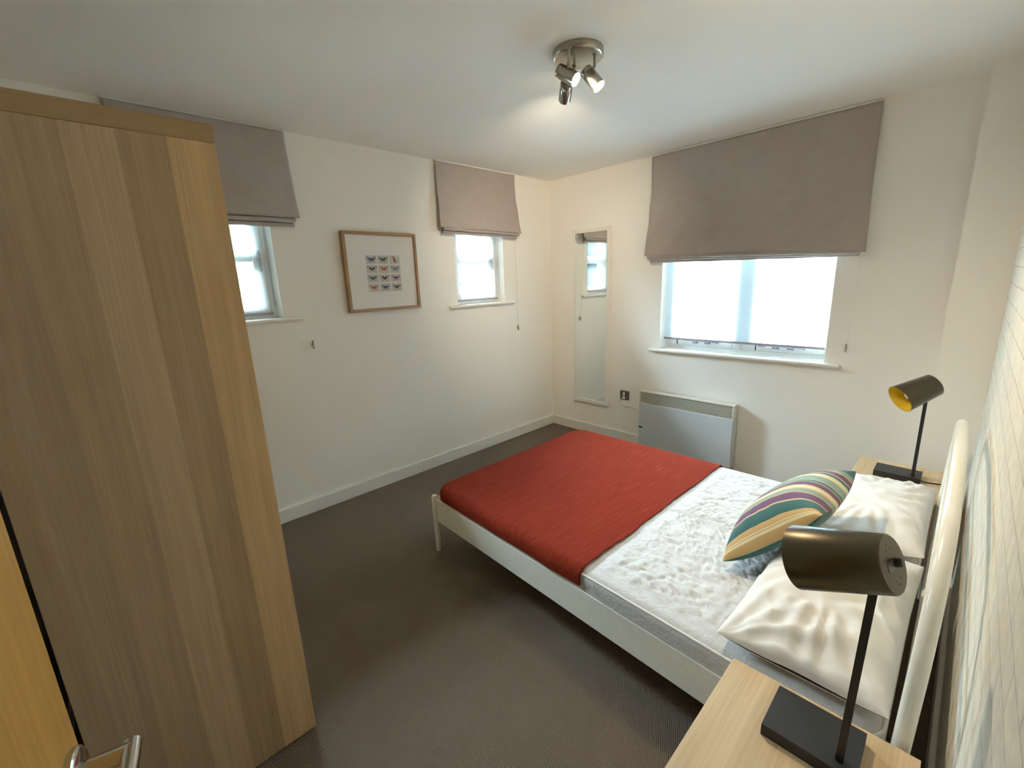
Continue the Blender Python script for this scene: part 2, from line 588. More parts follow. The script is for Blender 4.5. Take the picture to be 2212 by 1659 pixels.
def stripe_mat(axis_o, axis_d, length):
    """Woven cushion stripes, laid out along axis_d from the corner axis_o."""
    m, nt, b = mat('striped_cushion_cover')
    g = nt.nodes.new('ShaderNodeTexCoord')
    s = nt.nodes.new('ShaderNodeSeparateXYZ')
    nt.links.new(g.outputs['UV'], s.inputs[0])
    teal, dteal = (0.035, 0.13, 0.115), (0.012, 0.095, 0.085)
    sage, purple = (0.20, 0.30, 0.25), (0.105, 0.032, 0.095)
    gold, cream, peach = (0.50, 0.31, 0.12), (0.66, 0.58, 0.36), (0.55, 0.36, 0.20)
    seq = [(gold, .008), (cream, .007), (gold, .005), (cream, .005), (gold, .024), (dteal, .085), (peach, .012), (purple, .085), (peach, .01), (sage, .055),
           (peach, .018), (cream, .05), (peach, .012), (purple, .06), (peach, .01), (teal, .035), (sage, .014), (peach, .008), (sage, .085), (cream, .055),
           (peach, .008), (teal, .04), (peach, .015), (purple, .06), (peach, .016), (sage, .05), (dteal, .1)]
    tot = sum(w for _, w in seq)
    stops = []
    p = 0
    for c, w in seq:
        stops.append((p / tot, c))
        p += w
    nt.links.new(ramp(nt, s.outputs[0], stops, 'CONSTANT'), b.inputs['Base Color'])
    nz = N(nt, 'ShaderNodeTexNoise', Scale=700.0)
    nt.links.new(coords(nt), nz.inputs['Vector'])
    b.inputs['Roughness'].default_value = 0.75
    b.inputs['Sheen Weight'].default_value = 0.2
    bump(nt, b, nz.outputs['Fac'], 0.2, 0.002)
    return m


def lamp_glow():
    m, nt, b = mat('lit_spot_bulb')
    b.inputs['Base Color'].default_value = (0.9, 0.85, 0.75, 1)
    b.inputs['Emission Color'].default_value = (1.0, 0.80, 0.50, 1)
    b.inputs['Emission Strength'].default_value = 14.0
    return m


M['glass'] = glass_mat()
M['sheer'] = sheer_mat('sheer_white_screen', 0.07)
M['sheer_open'] = sheer_mat('open_weave_screen', 0.84)
M['mirror'] = mirror_mat()
M['carpet'] = carpet_mat()
M['wallpaper'] = wallpaper_mat()
M['throw'] = throw_mat()
M['quilt'] = quilt_mat()
M['glow'] = lamp_glow()

# ------------------------------------------------------------------ the room
LX, YF, H = 3.07, -3.70, 2.40          # wallpaper wall, wall behind the camera, ceiling height
T = 0.12                                # depth of the window reveals
B3 = (1.185, 2.336, 0.897, 2.02)        # big window opening x0 x1 z0 z1
A2 = (-1.169, -0.636, 1.313, 2.02)      # corner window opening y0 y1 z0 z1
A1 = (-3.052, -2.519, 1.322, 2.02)      # window beside the wardrobe


def struct(name, bm, m, parent=None, **k):
    o = obj(name, bm, m, parent, **k)
    if parent is None: o['kind'] = 'structure'
    return o


bm = NB(); box(bm, -0.12, LX + 0.12, YF - 0.12, 0.12, -0.1, 0)
struct('floor', bm, M['carpet'])
bm = NB(); box(bm, -0.12, LX + 0.12, YF - 0.12, 0.12, H, H + 0.1)
struct('ceiling', bm, M['ceiling'])


def wall_with_holes(axis, a0, a1, holes, z0=0.0, z1=H, thick=(0, 1)):
    """Grid wall of blocks around rectangular holes; axis 'x' runs along x at y in thick, 'y' along y at x in thick."""
    bm = NB()
    cuts = sorted({a0, a1} | {h[0] for h in holes} | {h[1] for h in holes})
    for c0, c1 in zip(cuts[:-1], cuts[1:]):
        hs = [h for h in holes if h[0] <= c0 + 1e-6 and h[1] >= c1 - 1e-6]
        spans = [(z0, z1)]
        if hs:
            h = hs[0]
            spans = [(z0, h[2]), (h[3], z1)]
        for s0, s1 in spans:
            if s1 - s0 < 1e-4: continue
            if axis == 'x': box(bm, c0, c1, thick[0], thick[1], s0, s1)
            else: box(bm, thick[0], thick[1], c0, c1, s0, s1)
    bmesh.ops.remove_doubles(bm, verts=bm.verts, dist=1e-5)
    return bm


struct('wall_back', wall_with_holes('x', -0.12, LX + 0.12, [B3], thick=(0, T)), M['wall'])
struct('wall_left', wall_with_holes('y', YF - 0.12, 0.0, [A1, A2], thick=(-T, 0)), M['wall'])
bm = NB(); box(bm, LX, LX + 0.12, YF - 0.12, 0.0, 0, H)
struct('wall_right', bm, M['wallpaper'])
DOOR = (2.29, 3.03, 0.0, 2.03)
struct('wall_front', wall_with_holes('x', 0.0, LX, [DOOR], thick=(YF - 0.12, YF)), M['wall'])
bm = NB(); box(bm, 2.872, LX, -0.19, 0.0, 0, H)
struct('wall_pier', bm, M['wall'])
# the unlit hall past the door
bm = NB()
box(bm, 1.9, 1.95, -4.9, YF - 0.12, 0, H); box(bm, 3.14, 3.19, -4.9, YF - 0.12, 0, H)
box(bm, 1.9, 3.19, -4.95, -4.9, 0, H); box(bm, 1.9, 3.19, -4.95, YF - 0.12, -0.1, 0); box(bm, 1.9, 3.19, -4.95, YF - 0.12, H, H + 0.05)
struct('wall_hall', bm, M['hall'])


def skirting(name, x0, x1, y0, y1, side):
    bm = NB()
    box(bm, x0, x1, y0, y1, 0.0, 0.095, 0.004)
    struct(name, bm, M['gloss'])


skirting('baseboard_left', 0.0, 0.016, YF, 0.0, 'l')
skirting('baseboard_back', 0.016, 1.20, -0.016, 0.0, 'b')
skirting('baseboard_right', LX - 0.016, LX, YF, -0.19, 'r')
skirting('baseboard_front', 0.016, DOOR[0] - 0.07, YF, YF + 0.016, 'f')
bm = NB()
for x0, x1, z0, z1 in ((DOOR[0] - 0.065, DOOR[0], 0, 2.095), (DOOR[1], LX - 0.002, 0, 2.095), (DOOR[0], DOOR[1], 2.03, 2.095)):
    box(bm, x0, x1, YF, YF + 0.016, z0, z1, 0.003)
struct('trim_1', bm, M['gloss'])

# door, ajar into the room, hinged by the wallpaper wall
dr = empty('door_1', (3.025, YF + 0.02, 0.0), kind='structure')
hx, hy = 3.025, YF + 0.035
fx, fy = 2.318, -3.5035
dd = Vector((fx - hx, fy - hy, 0)); dl = dd.length; dd.normalize()
dn = Vector((dd.y, -dd.x, 0))
if dn.y < 0: dn = -dn


def dpt(s, n, z):
    p = Vector((hx, hy, 0)) + dd * s + dn * n
    return (p.x, p.y, z)


bm = NB()
hexa(bm, [dpt(0, -0.044, 0.008), dpt(dl, -0.044, 0.008), dpt(dl, 0, 0.008), dpt(0, 0, 0.008),
          dpt(0, -0.044, 2.02), dpt(dl, -0.044, 2.02), dpt(dl, 0, 2.02), dpt(0, 0, 2.02)])
obj('door_panel', bm, M['door'], dr)
hd = NB()
sb = dl - 0.030
c0 = Vector(dpt(sb, 0.0, 0.985))
rings(hd, [(0, 0.026), (0.006, 0.026), (0.009, 0.022)], c0, dn, 28)
cyl(hd, c0 + dn * 0.006, c0 + dn * 0.052, 0.0095, 18)
tube(hd, spline([c0 + dn * 0.050 + dd * 0.008, c0 + dn * 0.052 - dd * 0.02, c0 + dn * 0.053 - dd * 0.06, c0 + dn * 0.050 - dd * 0.115], 6), 0.0095, 14)
obj('door_handle', hd, M['chrome'], dr, smooth=True, label='satin chrome lever handle')


# ------------------------------------------------------------------ windows
def window_small(name, y0, y1, z0, z1, sillz, sy0, sy1):
    w = empty(name, (0, (y0 + y1) / 2, z0), kind='structure')
    fy0, fy1 = y0 - 0.03, y1 + 0.045
    x0, x1 = -T - 0.07, -T
    bm = NB()
    f = 0.045
    box(bm, x0, x1, fy0, fy0 + 0.075, z0 - 0.02, z1 + 0.02, 0.004); box(bm, x0, x1, fy1 - 0.075, fy1, z0 - 0.02, z1 + 0.02, 0.004)
    box(bm, x0, x1, fy0 + 0.075, fy1 - 0.075, z0 - 0.02, z0 + 0.03, 0.004); box(bm, x0, x1, fy0 + 0.075, fy1 - 0.075, z1 - 0.03, z1 + 0.02, 0.004)
    obj('window_frame', bm, M['upvc'], w)
    s0, s1, t0, t1 = fy0 + 0.075, fy1 - 0.075, z0 + 0.03, z1 - 0.03
    bm = NB()
    xs0, xs1 = x0 + 0.01, x1 + 0.012
    k = 0.062
    box(bm, xs0, xs1, s0, s0 + k, t0, t1, 0.006); box(bm, xs0, xs1, s1 - k, s1, t0, t1, 0.006)
    box(bm, xs0, xs1, s0 + k, s1 - k, t0, t0 + k, 0.006); box(bm, xs0, xs1, s0 + k, s1 - k, t1 - k, t1, 0.006)
    zm = 1.692 + (z0 - 1.313)
    box(bm, xs0 + 0.008, xs1 - 0.004, s0 + k, s1 - k, zm - 0.036, zm + 0.036, 0.008)
    sash = obj('sash', bm, M['upvc'], w)
    bm = NB(); box(bm, x0 + 0.03, x0 + 0.036, s0 + k - 0.005, s1 - k + 0.005, t0 + k - 0.005, t1 - k + 0.005)
    obj('pane', bm, M['glass'], sash)
    bm = NB()
    box(bm, xs1, xs1 + 0.012, s1 - 0.040, s1 - 0.018, zm - 0.03, zm + 0.03, 0.004)
    box(bm, xs1 + 0.012, xs1 + 0.026, s1 - 0.036, s1 - 0.022, zm - 0.095, zm + 0.012, 0.005)
    obj('window_handle', bm, M['handle'], sash, label='grey lever handle on the white sash')
    bm = NB(); box(bm, -T, 0.0, y0, y1, z0 - 0.02, z0 + 0.002); box(bm, 0.0, 0.034, sy0, sy1, z0 - 0.020, z0 + 0.002, 0.008, seg=3)
    obj('window_sill', bm, M['sillwhite'], w, smooth=True)
    return w


window_small('window_1', *A1, None, -3.17, -2.405)
window_small('window_2', *A2, None, -1.265, -0.535)


def window_big():
    x0, x1, z0, z1 = B3
    w = empty('window_3', ((x0 + x1) / 2, 0, z0), kind='structure')
    y0, y1 = T, T + 0.07
    fx0, fx1 = x0 - 0.02, x1 + 0.10
    cx = 1.80
    bm = NB()
    box(bm, fx0, fx0 + 0.055, y0, y1, z0 - 0.02, z1 + 0.02, 0.004); box(bm, fx1 - 0.055, fx1, y0, y1, z0 - 0.02, z1 + 0.02, 0.004)
    box(bm, fx0 + 0.055, fx1 - 0.055, y0, y1, z0 - 0.02, z0 + 0.03, 0.004); box(bm, fx0 + 0.055, fx1 - 0.055, y0, y1, z1 - 0.03, z1 + 0.02, 0.004)
    box(bm, cx - 0.022, cx + 0.022, y0, y1, z0 + 0.03, z1 - 0.03, 0.004)
    obj('window_frame', bm, M['upvc'], w)
    for (a, b_, ha, hb_, flip) in ((fx0 + 0.055, cx - 0.022, 1.335, 1.630, 1), (cx + 0.022, fx1 - 0.055, 1.915, 2.205, -1)):
        t0, t1 = z0 + 0.03, z1 - 0.03
        k = 0.056
        ya, yb = y0 - 0.012, y1 - 0.01
        bm = NB()
        box(bm, a, a + k + 0.02, ya, yb, t0, t1, 0.006); box(bm, b_ - k - 0.0, b_, ya, yb, t0, t1, 0.006)
        box(bm, a + k, b_ - k, ya, yb, t0, t0 + k, 0.006); box(bm, a + k, b_ - k, ya, yb, t1 - k, t1, 0.006)
        sash = obj('sash', bm, M['upvc'], w)
        bm = NB(); box(bm, a + k, b_ - k + 0.005, y1 - 0.036, y1 - 0.03, t0 + k - 0.005, t1 - k + 0.005)
        obj('pane', bm, M['glass'], sash)
        bm = NB()                                             # casement stay on the bottom rail
        yy = ya - 0.004
        zc = 0.972
        pts = [(ha, yy - 0.012, zc - (0.004 if flip < 0 else -0.003)), (ha + 0.06, yy - 0.02, zc + 0.002), ((ha + hb_) / 2, yy - 0.022, zc), (hb_ - 0.05, yy - 0.02, zc - 0.001), (hb_, yy - 0.014, zc - 0.006)]
        tube(bm, spline(pts, 5), 0.0065, 8)
        for px in (ha + (hb_ - ha) * 0.36, ha + (hb_ - ha) * 0.68):
            box(bm, px - 0.022, px + 0.022, yy - 0.004, yy + 0.004, zc - 0.022, zc - 0.008, 0.002)
            cyl(bm, (px, yy - 0.022, zc - 0.014), (px, yy, zc - 0.014), 0.006, 10)
        kx = ha + 0.02 if flip < 0 else hb_ - 0.02
        cyl(bm, (kx - 0.022, yy - 0.02, zc), (kx + 0.022, yy - 0.02, zc), 0.010, 12)
        obj('casement_stay', bm, M['handle'], sash, smooth=True, label='grey metal casement stay on the white sash')
    bm = NB(); box(bm, x0, x1, 0.0, T, z0 - 0.02, z0 + 0.002); box(bm, 1.10, 2.425, -0.036, 0.0, z0 - 0.022, z0 + 0.002, 0.009, seg=3)
    obj('window_sill', bm, M['sillwhite'], w, smooth=True)


window_big()


# ------------------------------------------------------------------ sheer roller blinds inside the reveals
def roller_small(y0, y1, zb, zt, label):
    r = empty('roller_blind', (-0.055, (y0 + y1) / 2, zb), label, 'roller blind', 'sheer roller blinds in the small windows')
    bm = NB(); sheet_grid(bm, lambda u, v: Vector((-0.058, y0 + 0.012 + (y1 - y0 - 0.05) * u, zb + (zt - zb) * v)), 6, 6)
    obj('screen', bm, M['sheer_open'], r)
    bm = NB(); box(bm, -0.064, -0.050, y0 + 0.010, y1 - 0.036, zb - 0.012, zb + 0.004, 0.002)
    obj('bottom_bar', bm, M['barmat'], r)
    bm = NB(); cyl(bm, (-0.058, y0 + 0.01, zt + 0.01), (-0.058, y1 - 0.03, zt + 0.01), 0.018, 16)
    obj('roller_tube', bm, M['plasticwhite'], r, smooth=True)
    yc = y1 - 0.018
    lo = zb + 0.035
    pts = [(-0.072, yc, zt), (-0.072, yc, lo + 0.014), (-0.069, yc, lo + 0.004), (-0.060, yc, lo), (-0.051, yc, lo + 0.004), (-0.048, yc, lo + 0.014), (-0.048, yc, zt)]
    bm = NB(); tube(bm, pts, 0.0016, 6)
    obj('bead_chain', bm, M['chain'], r, smooth=True)


roller_small(A1[0], A1[1], 1.358, 1.985, 'sheer white roller blind in the small window beside the wardrobe')
roller_small(A2[0], A2[1], 1.350, 1.985, 'sheer white roller blind in the small window near the room corner')
rb = empty('roller_blind', (1.76, 0.055, 0.99), 'wide sheer white roller blind in the large two-pane window', 'roller blind')
bm = NB(); sheet_grid(bm, lambda u, v: Vector((1.200 + 1.125 * u, 0.055, 0.99 + 0.995 * v)), 8, 8)
obj('screen', bm, M['sheer'], rb)
bm = NB(); box(bm, 1.196, 2.322, 0.048, 0.062, 0.976, 0.992, 0.002)
obj('bottom_bar', bm, M['barmat'], rb)
bm = NB(); cyl(bm, (1.195, 0.055, 1.99), (2.325, 0.055, 1.99), 0.02, 16)
obj('roller_tube', bm, M['plasticwhite'], rb, smooth=True)


# ------------------------------------------------------------------ roman blinds
def roman(origin, along, out, width, ztop, zf, zb, tilt, wr, label, group, seed, bands):
    """along: unit vector of the top edge, out: unit vector into the room. zf: lower edge of the front panel at both ends,
    zb: lowest fold at both ends."""
    o = Vector(origin); a = Vector(along); n = Vector(out)
    r = empty('roman_blind', (o.x, o.y, ztop), label, 'roman blind', group)

    def layer(name, w0, w1, z1, zl, zr, depth0, depth1, amp, mats, bulge=0.0):
        bm = NB()

        def fn(u, v):
            zlow = zl + (zr - zl) * u
            z = zlow + (z1 - zlow) * v
            s = w0 + (w1 - w0) * u
            s += 0.010 * (1 - v) ** 2 * (2 * u - 1) * 2.0 * (1 if name == 'front_panel' else 0.6)
            p = o + a * s
            dep = depth1 + (depth0 - depth1) * min(1.0, v / 0.6) ** 0.9 + bulge * math.sin(math.pi * min(1, (1 - v) * 1.15)) ** 2
            nn = noise.noise(Vector((s * 3.2 + seed, z * 2.6, seed * 1.7))) + 0.5 * noise.noise(Vector((s * 8 + z * 5 + seed, z * 4, seed)))
            fade = min(1, (1 - v) * 4)
            crease = math.sin((s * 30 - z * 17) + 2.5 * noise.noise(Vector((s * 3, z * 3, seed)))) * max(0, 1 - abs(v - 0.22) / 0.3) * max(0, 1 - u * 1.7)
            return Vector((p.x, p.y, z)) + n * (dep + amp * 1.5 * fade * nn + amp * 1.5 * crease)
        sheet_grid(bm, fn, 60, 44)
        ob = obj(name, bm, mats, r, smooth=True)
        md = ob.modifiers.new('thick', 'SOLIDIFY')
        md.thickness = 0.005
        md.offset = -1
        return ob

    layer('front_panel', 0.0, width, ztop, zf[0], zf[1], 0.034, bands[0], wr, M['blind'], 0.006)
    # stacked folds under the front panel
    k = len(bands) - 1
    for i in range(k):
        f = (i + 1) / k
        zl = zf[0] + (zb[0] - zf[0]) * f
        zr = zf[1] + (zb[1] - zf[1]) * f
        bm = NB()
        d = bands[i + 1]
        ins = 0.006 * (i + 1)

        def fold(u, v, zl=zl, zr=zr, d=d, ins=ins):
            s = ins + (width - 2 * ins) * u
            zz = zl + (zr - zl) * u + 0.0035 * noise.noise(Vector((s * 9 + seed, i * 3.1, 2)))
            ang = -math.pi / 2 + math.pi * (v - 0.5) * 1.0
            th = v * math.pi
            # a teardrop fold: down the front, round the bottom, up the back
            dep = d + 0.010 * math.cos(th)
            h = 0.0 if v in (0, 1) else 0
            z = zz + 0.010 - 0.010 * math.sin(th)
            if v < 0.001: z = zz + 0.02
            if v > 0.999: z = ztop - 0.12
            p = o + a * s
            if v > 0.999: dep = 0.022 - 0.004 * i
            return Vector((p.x, p.y, z)) + n * (dep + 0.003 * noise.noise(Vector((s * 6, seed, i))))
        sheet_grid(bm, fold, 60, 10)
        obj('fold', bm, M['blind'], r, smooth=True)
    bm = NB()
    c = [o + a * 0.004, o + a * (width - 0.004)]
    q = []
    for z in (ztop - 0.022, ztop + 0.012):
        for p, dd_ in ((c[0], 0.004), (c[1], 0.004), (c[1], 0.030), (c[0], 0.030)):
            w_ = p + n * dd_
            q.append((w_.x, w_.y, z))
    hexa(bm, q)
    obj('headrail', bm, M['plasticwhite'], r)
    return r


G1 = 'taupe roman blinds over the small windows'
roman((0, -3.168, 0), (0, 1, 0), (1, 0, 0), 0.79, 2.386, (1.905, 1.912), (1.852, 1.858), 0, 0.009,
      'taupe roman blind half hidden behind the wardrobe', G1, 3.0, (0.062, 0.050, 0.036))
roman((0, -1.322, 0), (0, 1, 0), (1, 0, 0), 0.825, 2.386, (1.912, 1.902), (1.870, 1.858), 0, 0.006,
      'taupe roman blind over the small window next to the room corner', G1, 7.0, (0.085, 0.070, 0.048))
roman((1.082, 0, 0), (1, 0, 0), (0, -1, 0), 1.383, 2.384, (1.650, 1.583), (1.592, 1.560), 0, 0.012,
      'very wide taupe roman blind hanging crooked over the large window', None, 11.0, (0.075, 0.066, 0.055, 0.042))


# ------------------------------------------------------------------ cords and cleats
def cleat(loc, n, label):
    l = Vector(loc); n = Vector(n)
    t = Vector((-n.y, n.x, 0))
    c = empty('cord_cleat', loc, label, 'cord cleat', 'small metal cord cleats on the walls')
    bm = NB()
    cyl(bm, l, l + n * 0.012, 0.006, 12)
    obj('post', bm, M['nickel'], c, smooth=True)
    bm = NB()
    tube(bm, spline([l + n * 0.020 + Vector((0, 0, 0.026)), l + n * 0.013 + Vector((0, 0, 0.012)), l + n * 0.012, l + n * 0.013 - Vector((0, 0, 0.012)), l + n * 0.020 - Vector((0, 0, 0.026))], 5), 0.0042, 10)
    obj('horn_bar', bm, M['nickel'], c, smooth=True)


cleat((0.0, -2.370, 1.139), (1, 0, 0), 'small silver cord cleat on the wall below the picture, near the wardrobe window')
cleat((0.0, -0.490, 1.072), (1, 0, 0), 'small silver cord cleat under the corner window blind cord')
cleat((2.443, 0.0, 1.006), (0, -1, 0), 'small silver cord cleat right of the large window sill')
bm = NB(); box(bm, 0.0, 0.003, -2.435, -2.395, 1.124, 1.162, 0.001)
tag(obj('wall_patch', bm, M['sillwhite'], origin=(0, -2.415, 1.124)), 'pale square sticker patch on the wall beside the cleat under the wardrobe window', 'patch')
bm = NB(); tube(bm, spline([(0.036, -0.512, 1.90), (0.034, -0.508, 1.6), (0.026, -0.500, 1.25), (0.020, -0.494, 1.085)], 6), 0.0013, 6)
pc = obj('pull_cord', bm, M['cord'], smooth=True, origin=(0.03, -0.5, 1.085))
tag(pc, 'thin white pull cord hanging down the wall from the corner window blind', 'cord')
bm = NB(); rings(bm, [(0, 0.003), (0.006, 0.005), (0.024, 0.0075), (0.03, 0.006)], (0.020, -0.494, 1.082), (0, 0, -1), 12)
obj('cord_weight', bm, M['nickel'], pc, smooth=True)
bm = NB(); cyl(bm, (0.030, -0.504, 1.60), (0.030, -0.504, 1.622), 0.005, 10)
obj('cord_joiner', bm, M['plasticwhite'], pc, smooth=True)
bm = NB(); tube(bm, spline([(2.455, -0.045, 1.57), (2.456, -0.03, 1.3), (2.447, -0.016, 1.02)], 6), 0.0012, 6)
tag(obj('pull_cord', bm, M['cord'], smooth=True, origin=(2.45, -0.02, 1.02)), 'thin white pull cord hanging at the right side of the large window', 'cord')

# ------------------------------------------------------------------ butterfly picture
pf = empty('picture_frame', (0.0, -1.826, 1.323), 'square oak framed print of twelve small butterflies on the left wall', 'picture')
PY0, PY1, PZ0, PZ1 = -2.105, -1.548, 1.323, 1.855
bm = NB()
w_ = 0.020
for y0, y1, z0, z1 in ((PY0, PY0 + w_, PZ0, PZ1), (PY1 - w_, PY1, PZ0, PZ1), (PY0 + w_, PY1 - w_, PZ0, PZ0 + w_), (PY0 + w_, PY1 - w_, PZ1 - w_, PZ1)):
    box(bm, 0.002, 0.040, y0, y1, z0, z1, 0.0015)
obj('frame', bm, M['frame'], pf)
bm = NB(); box(bm, 0.006, 0.026, PY0 + w_, PY1 - w_, PZ0 + w_, PZ1 - w_)
obj('mount', bm, M['mount'], pf)


def flat(name, c):
    m, nt, b = mat(name)
    nz = N(nt, 'ShaderNodeTexNoise', Scale=300.0)
    nt.links.new(coords(nt), nz.inputs['Vector'])
    nt.links.new(ramp(nt, nz.outputs['Fac'], [(0.35, tuple(x * 0.85 for x in c)), (0.65, c)]), b.inputs['Base Color'])
    b.inputs['Roughness'].default_value = 0.8
    return m


PC = {'tile': flat('print_paper', (0.60, 0.575, 0.50)), 'navy': flat('ink_navy', (0.06, 0.07, 0.17)), 'green': flat('ink_green', (0.05, 0.10, 0.04)),
      'crimson': flat('ink_crimson', (0.36, 0.05, 0.09)), 'violet': flat('ink_violet', (0.10, 0.05, 0.13)), 'red': flat('ink_red', (0.58, 0.10, 0.035)),
      'grey': flat('ink_grey', (0.20, 0.18, 0.17)), 'blue': flat('ink_blue', (0.055, 0.11, 0.27)), 'brown': flat('ink_brown', (0.10, 0.045, 0.04)),
      'purple': flat('ink_purple', (0.20, 0.05, 0.25)), 'rose': flat('ink_rose', (0.46, 0.10, 0.13)), 'olive': flat('ink_olive', (0.24, 0.21, 0.09)),
      'orange': flat('ink_orange', (0.60, 0.22, 0.11)), 'slate': flat('ink_slate', (0.18, 0.20, 0.26)), 'pink': flat('ink_pink', (0.50, 0.25, 0.26))}
pk = list(PC)
bm = NB()
gy0, gy1, gz0, gz1 = -1.954, -1.687, 1.452, 1.705
cw, ch = (gy1 - gy0) / 3, (gz1 - gz0) / 4


def poly(bm, pts, mi, x):
    bm.faces.new([bm.verts.new((x, y, z)) for y, z in pts]).material_index = mi


def ellipse_pts(cy, cz, ry, rz, ang, n=14, taper=0.0):
    out = []
    for k in range(n):
        t = 2 * math.pi * k / n
        y, z = ry * math.cos(t) * (1 + taper * math.sin(t)), rz * math.sin(t)
        out.append((cy + y * math.cos(ang) - z * math.sin(ang), cz + y * math.sin(ang) + z * math.cos(ang)))
    return out


def butterfly(cy, cz, inner, outer, s=1.0, spread=1.0):
    for sg in (-1, 1):
        # outer band of the fore wing and hind wing, then pale gap, then the inner field
        poly(bm, ellipse_pts(cy + sg * 0.0165 * s, cz + 0.004 * s, 0.0085 * s, 0.0165 * s, -sg * 0.75 * spread, taper=0.25), pk.index(outer), 0.0275)
        poly(bm, ellipse_pts(cy + sg * 0.0100 * s, cz - 0.0085 * s, 0.0070 * s, 0.0090 * s, sg * 0.5), pk.index(outer), 0.0275)
        poly(bm, ellipse_pts(cy + sg * 0.0135 * s, cz + 0.0045 * s, 0.0068 * s, 0.0155 * s, -sg * 0.75 * spread, taper=0.25), pk.index('tile'), 0.0278)
        poly(bm, ellipse_pts(cy + sg * 0.0090 * s, cz - 0.0070 * s, 0.0055 * s, 0.0075 * s, sg * 0.5), pk.index('tile'), 0.0278)
        poly(bm, ellipse_pts(cy + sg * 0.0085 * s, cz + 0.0020 * s, 0.0056 * s, 0.0125 * s, -sg * 0.85 * spread, taper=0.25), pk.index(inner), 0.0281)
        poly(bm, ellipse_pts(cy + sg * 0.0045 * s, cz - 0.0055 * s, 0.0040 * s, 0.0055 * s, sg * 0.4), pk.index(inner), 0.0281)
    poly(bm, ellipse_pts(cy, cz - 0.001, 0.0014 * s, 0.010 * s, 0), pk.index(inner), 0.0284)


kinds = [[('navy', 'violet'), ('green', 'green'), None], [('violet', 'olive'), ('red', 'orange'), ('slate', 'grey')],
         [('blue', 'slate'), ('brown', 'pink'), ('purple', 'rose')], [('rose', 'orange'), ('navy', 'slate'), ('brown', 'olive')]]
for r in range(4):
    for c in range(3):
        y0 = gy0 + c * cw; z1 = gz1 - r * ch
        gp = 0.003
        poly(bm, [(y0 + gp, z1 - ch + gp), (y0 + cw - gp, z1 - ch + gp), (y0 + cw - gp, z1 - gp), (y0 + gp, z1 - gp)], 0, 0.0270)
        cy, cz = y0 + cw / 2, z1 - ch / 2
        k = kinds[r][c]
        if k: butterfly(cy, cz + 0.002, *k, s=1.12)
        else:
            poly(bm, ellipse_pts(cy - 0.004, cz + 0.010, 0.0065, 0.017, 0.5), pk.index('rose'), 0.0275)
            poly(bm, ellipse_pts(cy + 0.002, cz - 0.006, 0.0095, 0.0160, 0.25), pk.index('crimson'), 0.0278)
            poly(bm, ellipse_pts(cy + 0.011, cz - 0.012, 0.0035, 0.0100, 0.3), pk.index('pink'), 0.0281)
obj('butterfly_print', bm, [PC[k] for k in pk], pf)

# ------------------------------------------------------------------ mirror
mr_ = empty('wall_mirror', (0.505, 0.0, 0.318), 'tall narrow white framed mirror on the back wall by the corner', 'mirror')
MX0, MX1, MZ0, MZ1 = 0.302, 0.705, 0.312, 1.922
bm = NB()
fw = 0.030
for x0, x1, z0, z1 in ((MX0, MX0 + 0.012, MZ0, MZ1), (MX1 - fw, MX1, MZ0, MZ1), (MX0 + 0.012, MX1 - fw, MZ0, MZ0 + fw), (MX0 + 0.012, MX1 - fw, MZ1 - fw, MZ1)):
    box(bm, x0, x1, -0.030, -0.002, z0, z1, 0.002)
obj('frame', bm, M['mirrorframe'], mr_)
bm = NB(); box(bm, MX0 + 0.010, MX1 - fw + 0.002, -0.018, -0.004, MZ0 + fw - 0.002, MZ1 - fw + 0.002)
obj('mirror_glass', bm, M['mirror'], mr_)

# ------------------------------------------------------------------ panel heater and its spur
HX0, HX1, HZ0, HZ1 = 1.060, 1.842, 0.04, 0.530
ht = empty('panel_heater', ((HX0 + HX1) / 2, 0.0, HZ0), 'white electric panel heater on the back wall behind the bed', 'heater')
bm = NB()
box(bm, HX0, HX1, -0.088, -0.012, HZ0, HZ1 - 0.100, 0.006)
obj('front_casing', bm, M['heater'], ht)
bm = NB()
box(bm, HX0 + 0.002, HX0 + 0.014, -0.086, -0.012, HZ1 - 0.1, HZ1, 0.002); box(bm, HX1 - 0.014, HX1 - 0.002, -0.086, -0.012, HZ1 - 0.1, HZ1, 0.002)
for k in range(10):
    z = HZ1 - 0.002 - k * 0.0102
    box(bm, HX0 + 0.012, HX1 - 0.012, -0.084, -0.058, z - 0.0038, z, 0.0)
box(bm, HX0 + 0.002, HX1 - 0.002, -0.086, -0.012, HZ1 - 0.003, HZ1 + 0.003, 0.001)
gr = obj('grille', bm, M['heatergrille'], ht)
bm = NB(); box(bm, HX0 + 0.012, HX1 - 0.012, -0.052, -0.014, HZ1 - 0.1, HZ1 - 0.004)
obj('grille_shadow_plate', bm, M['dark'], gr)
for bx in (HX0 + 0.2, HX1 - 0.24):
    bm = NB(); box(bm, bx, bx + 0.04, -0.012, 0.0, HZ0 + 0.05, HZ1 - 0.05)
    obj('wall_bracket', bm, M['heater'], ht)
bm = NB(); box(bm, HX0 + 0.006, HX0 + 0.04, -0.0895, -0.086, 0.205, 0.218, 0.0)
obj('control_slot', bm, M['dark'], ht)
su = empty('fused_spur', (0.868, 0.0, 0.40), 'grey fused spur switch on the back wall between mirror and heater', 'switch')
bm = NB(); box(bm, 0.822, 0.914, -0.012, 0.0, 0.402, 0.488, 0.006, seg=3)
obj('plate', bm, M['greyplate'], su)
bm = NB(); box(bm, 0.855, 0.874, -0.017, -0.011, 0.443, 0.475, 0.003)
obj('rocker', bm, M['plasticwhite'], su)
bm = NB(); box(bm, 0.848, 0.878, -0.015, -0.011, 0.412, 0.434, 0.004)
obj('fuse_holder', bm, M['plasticwhite'], su)
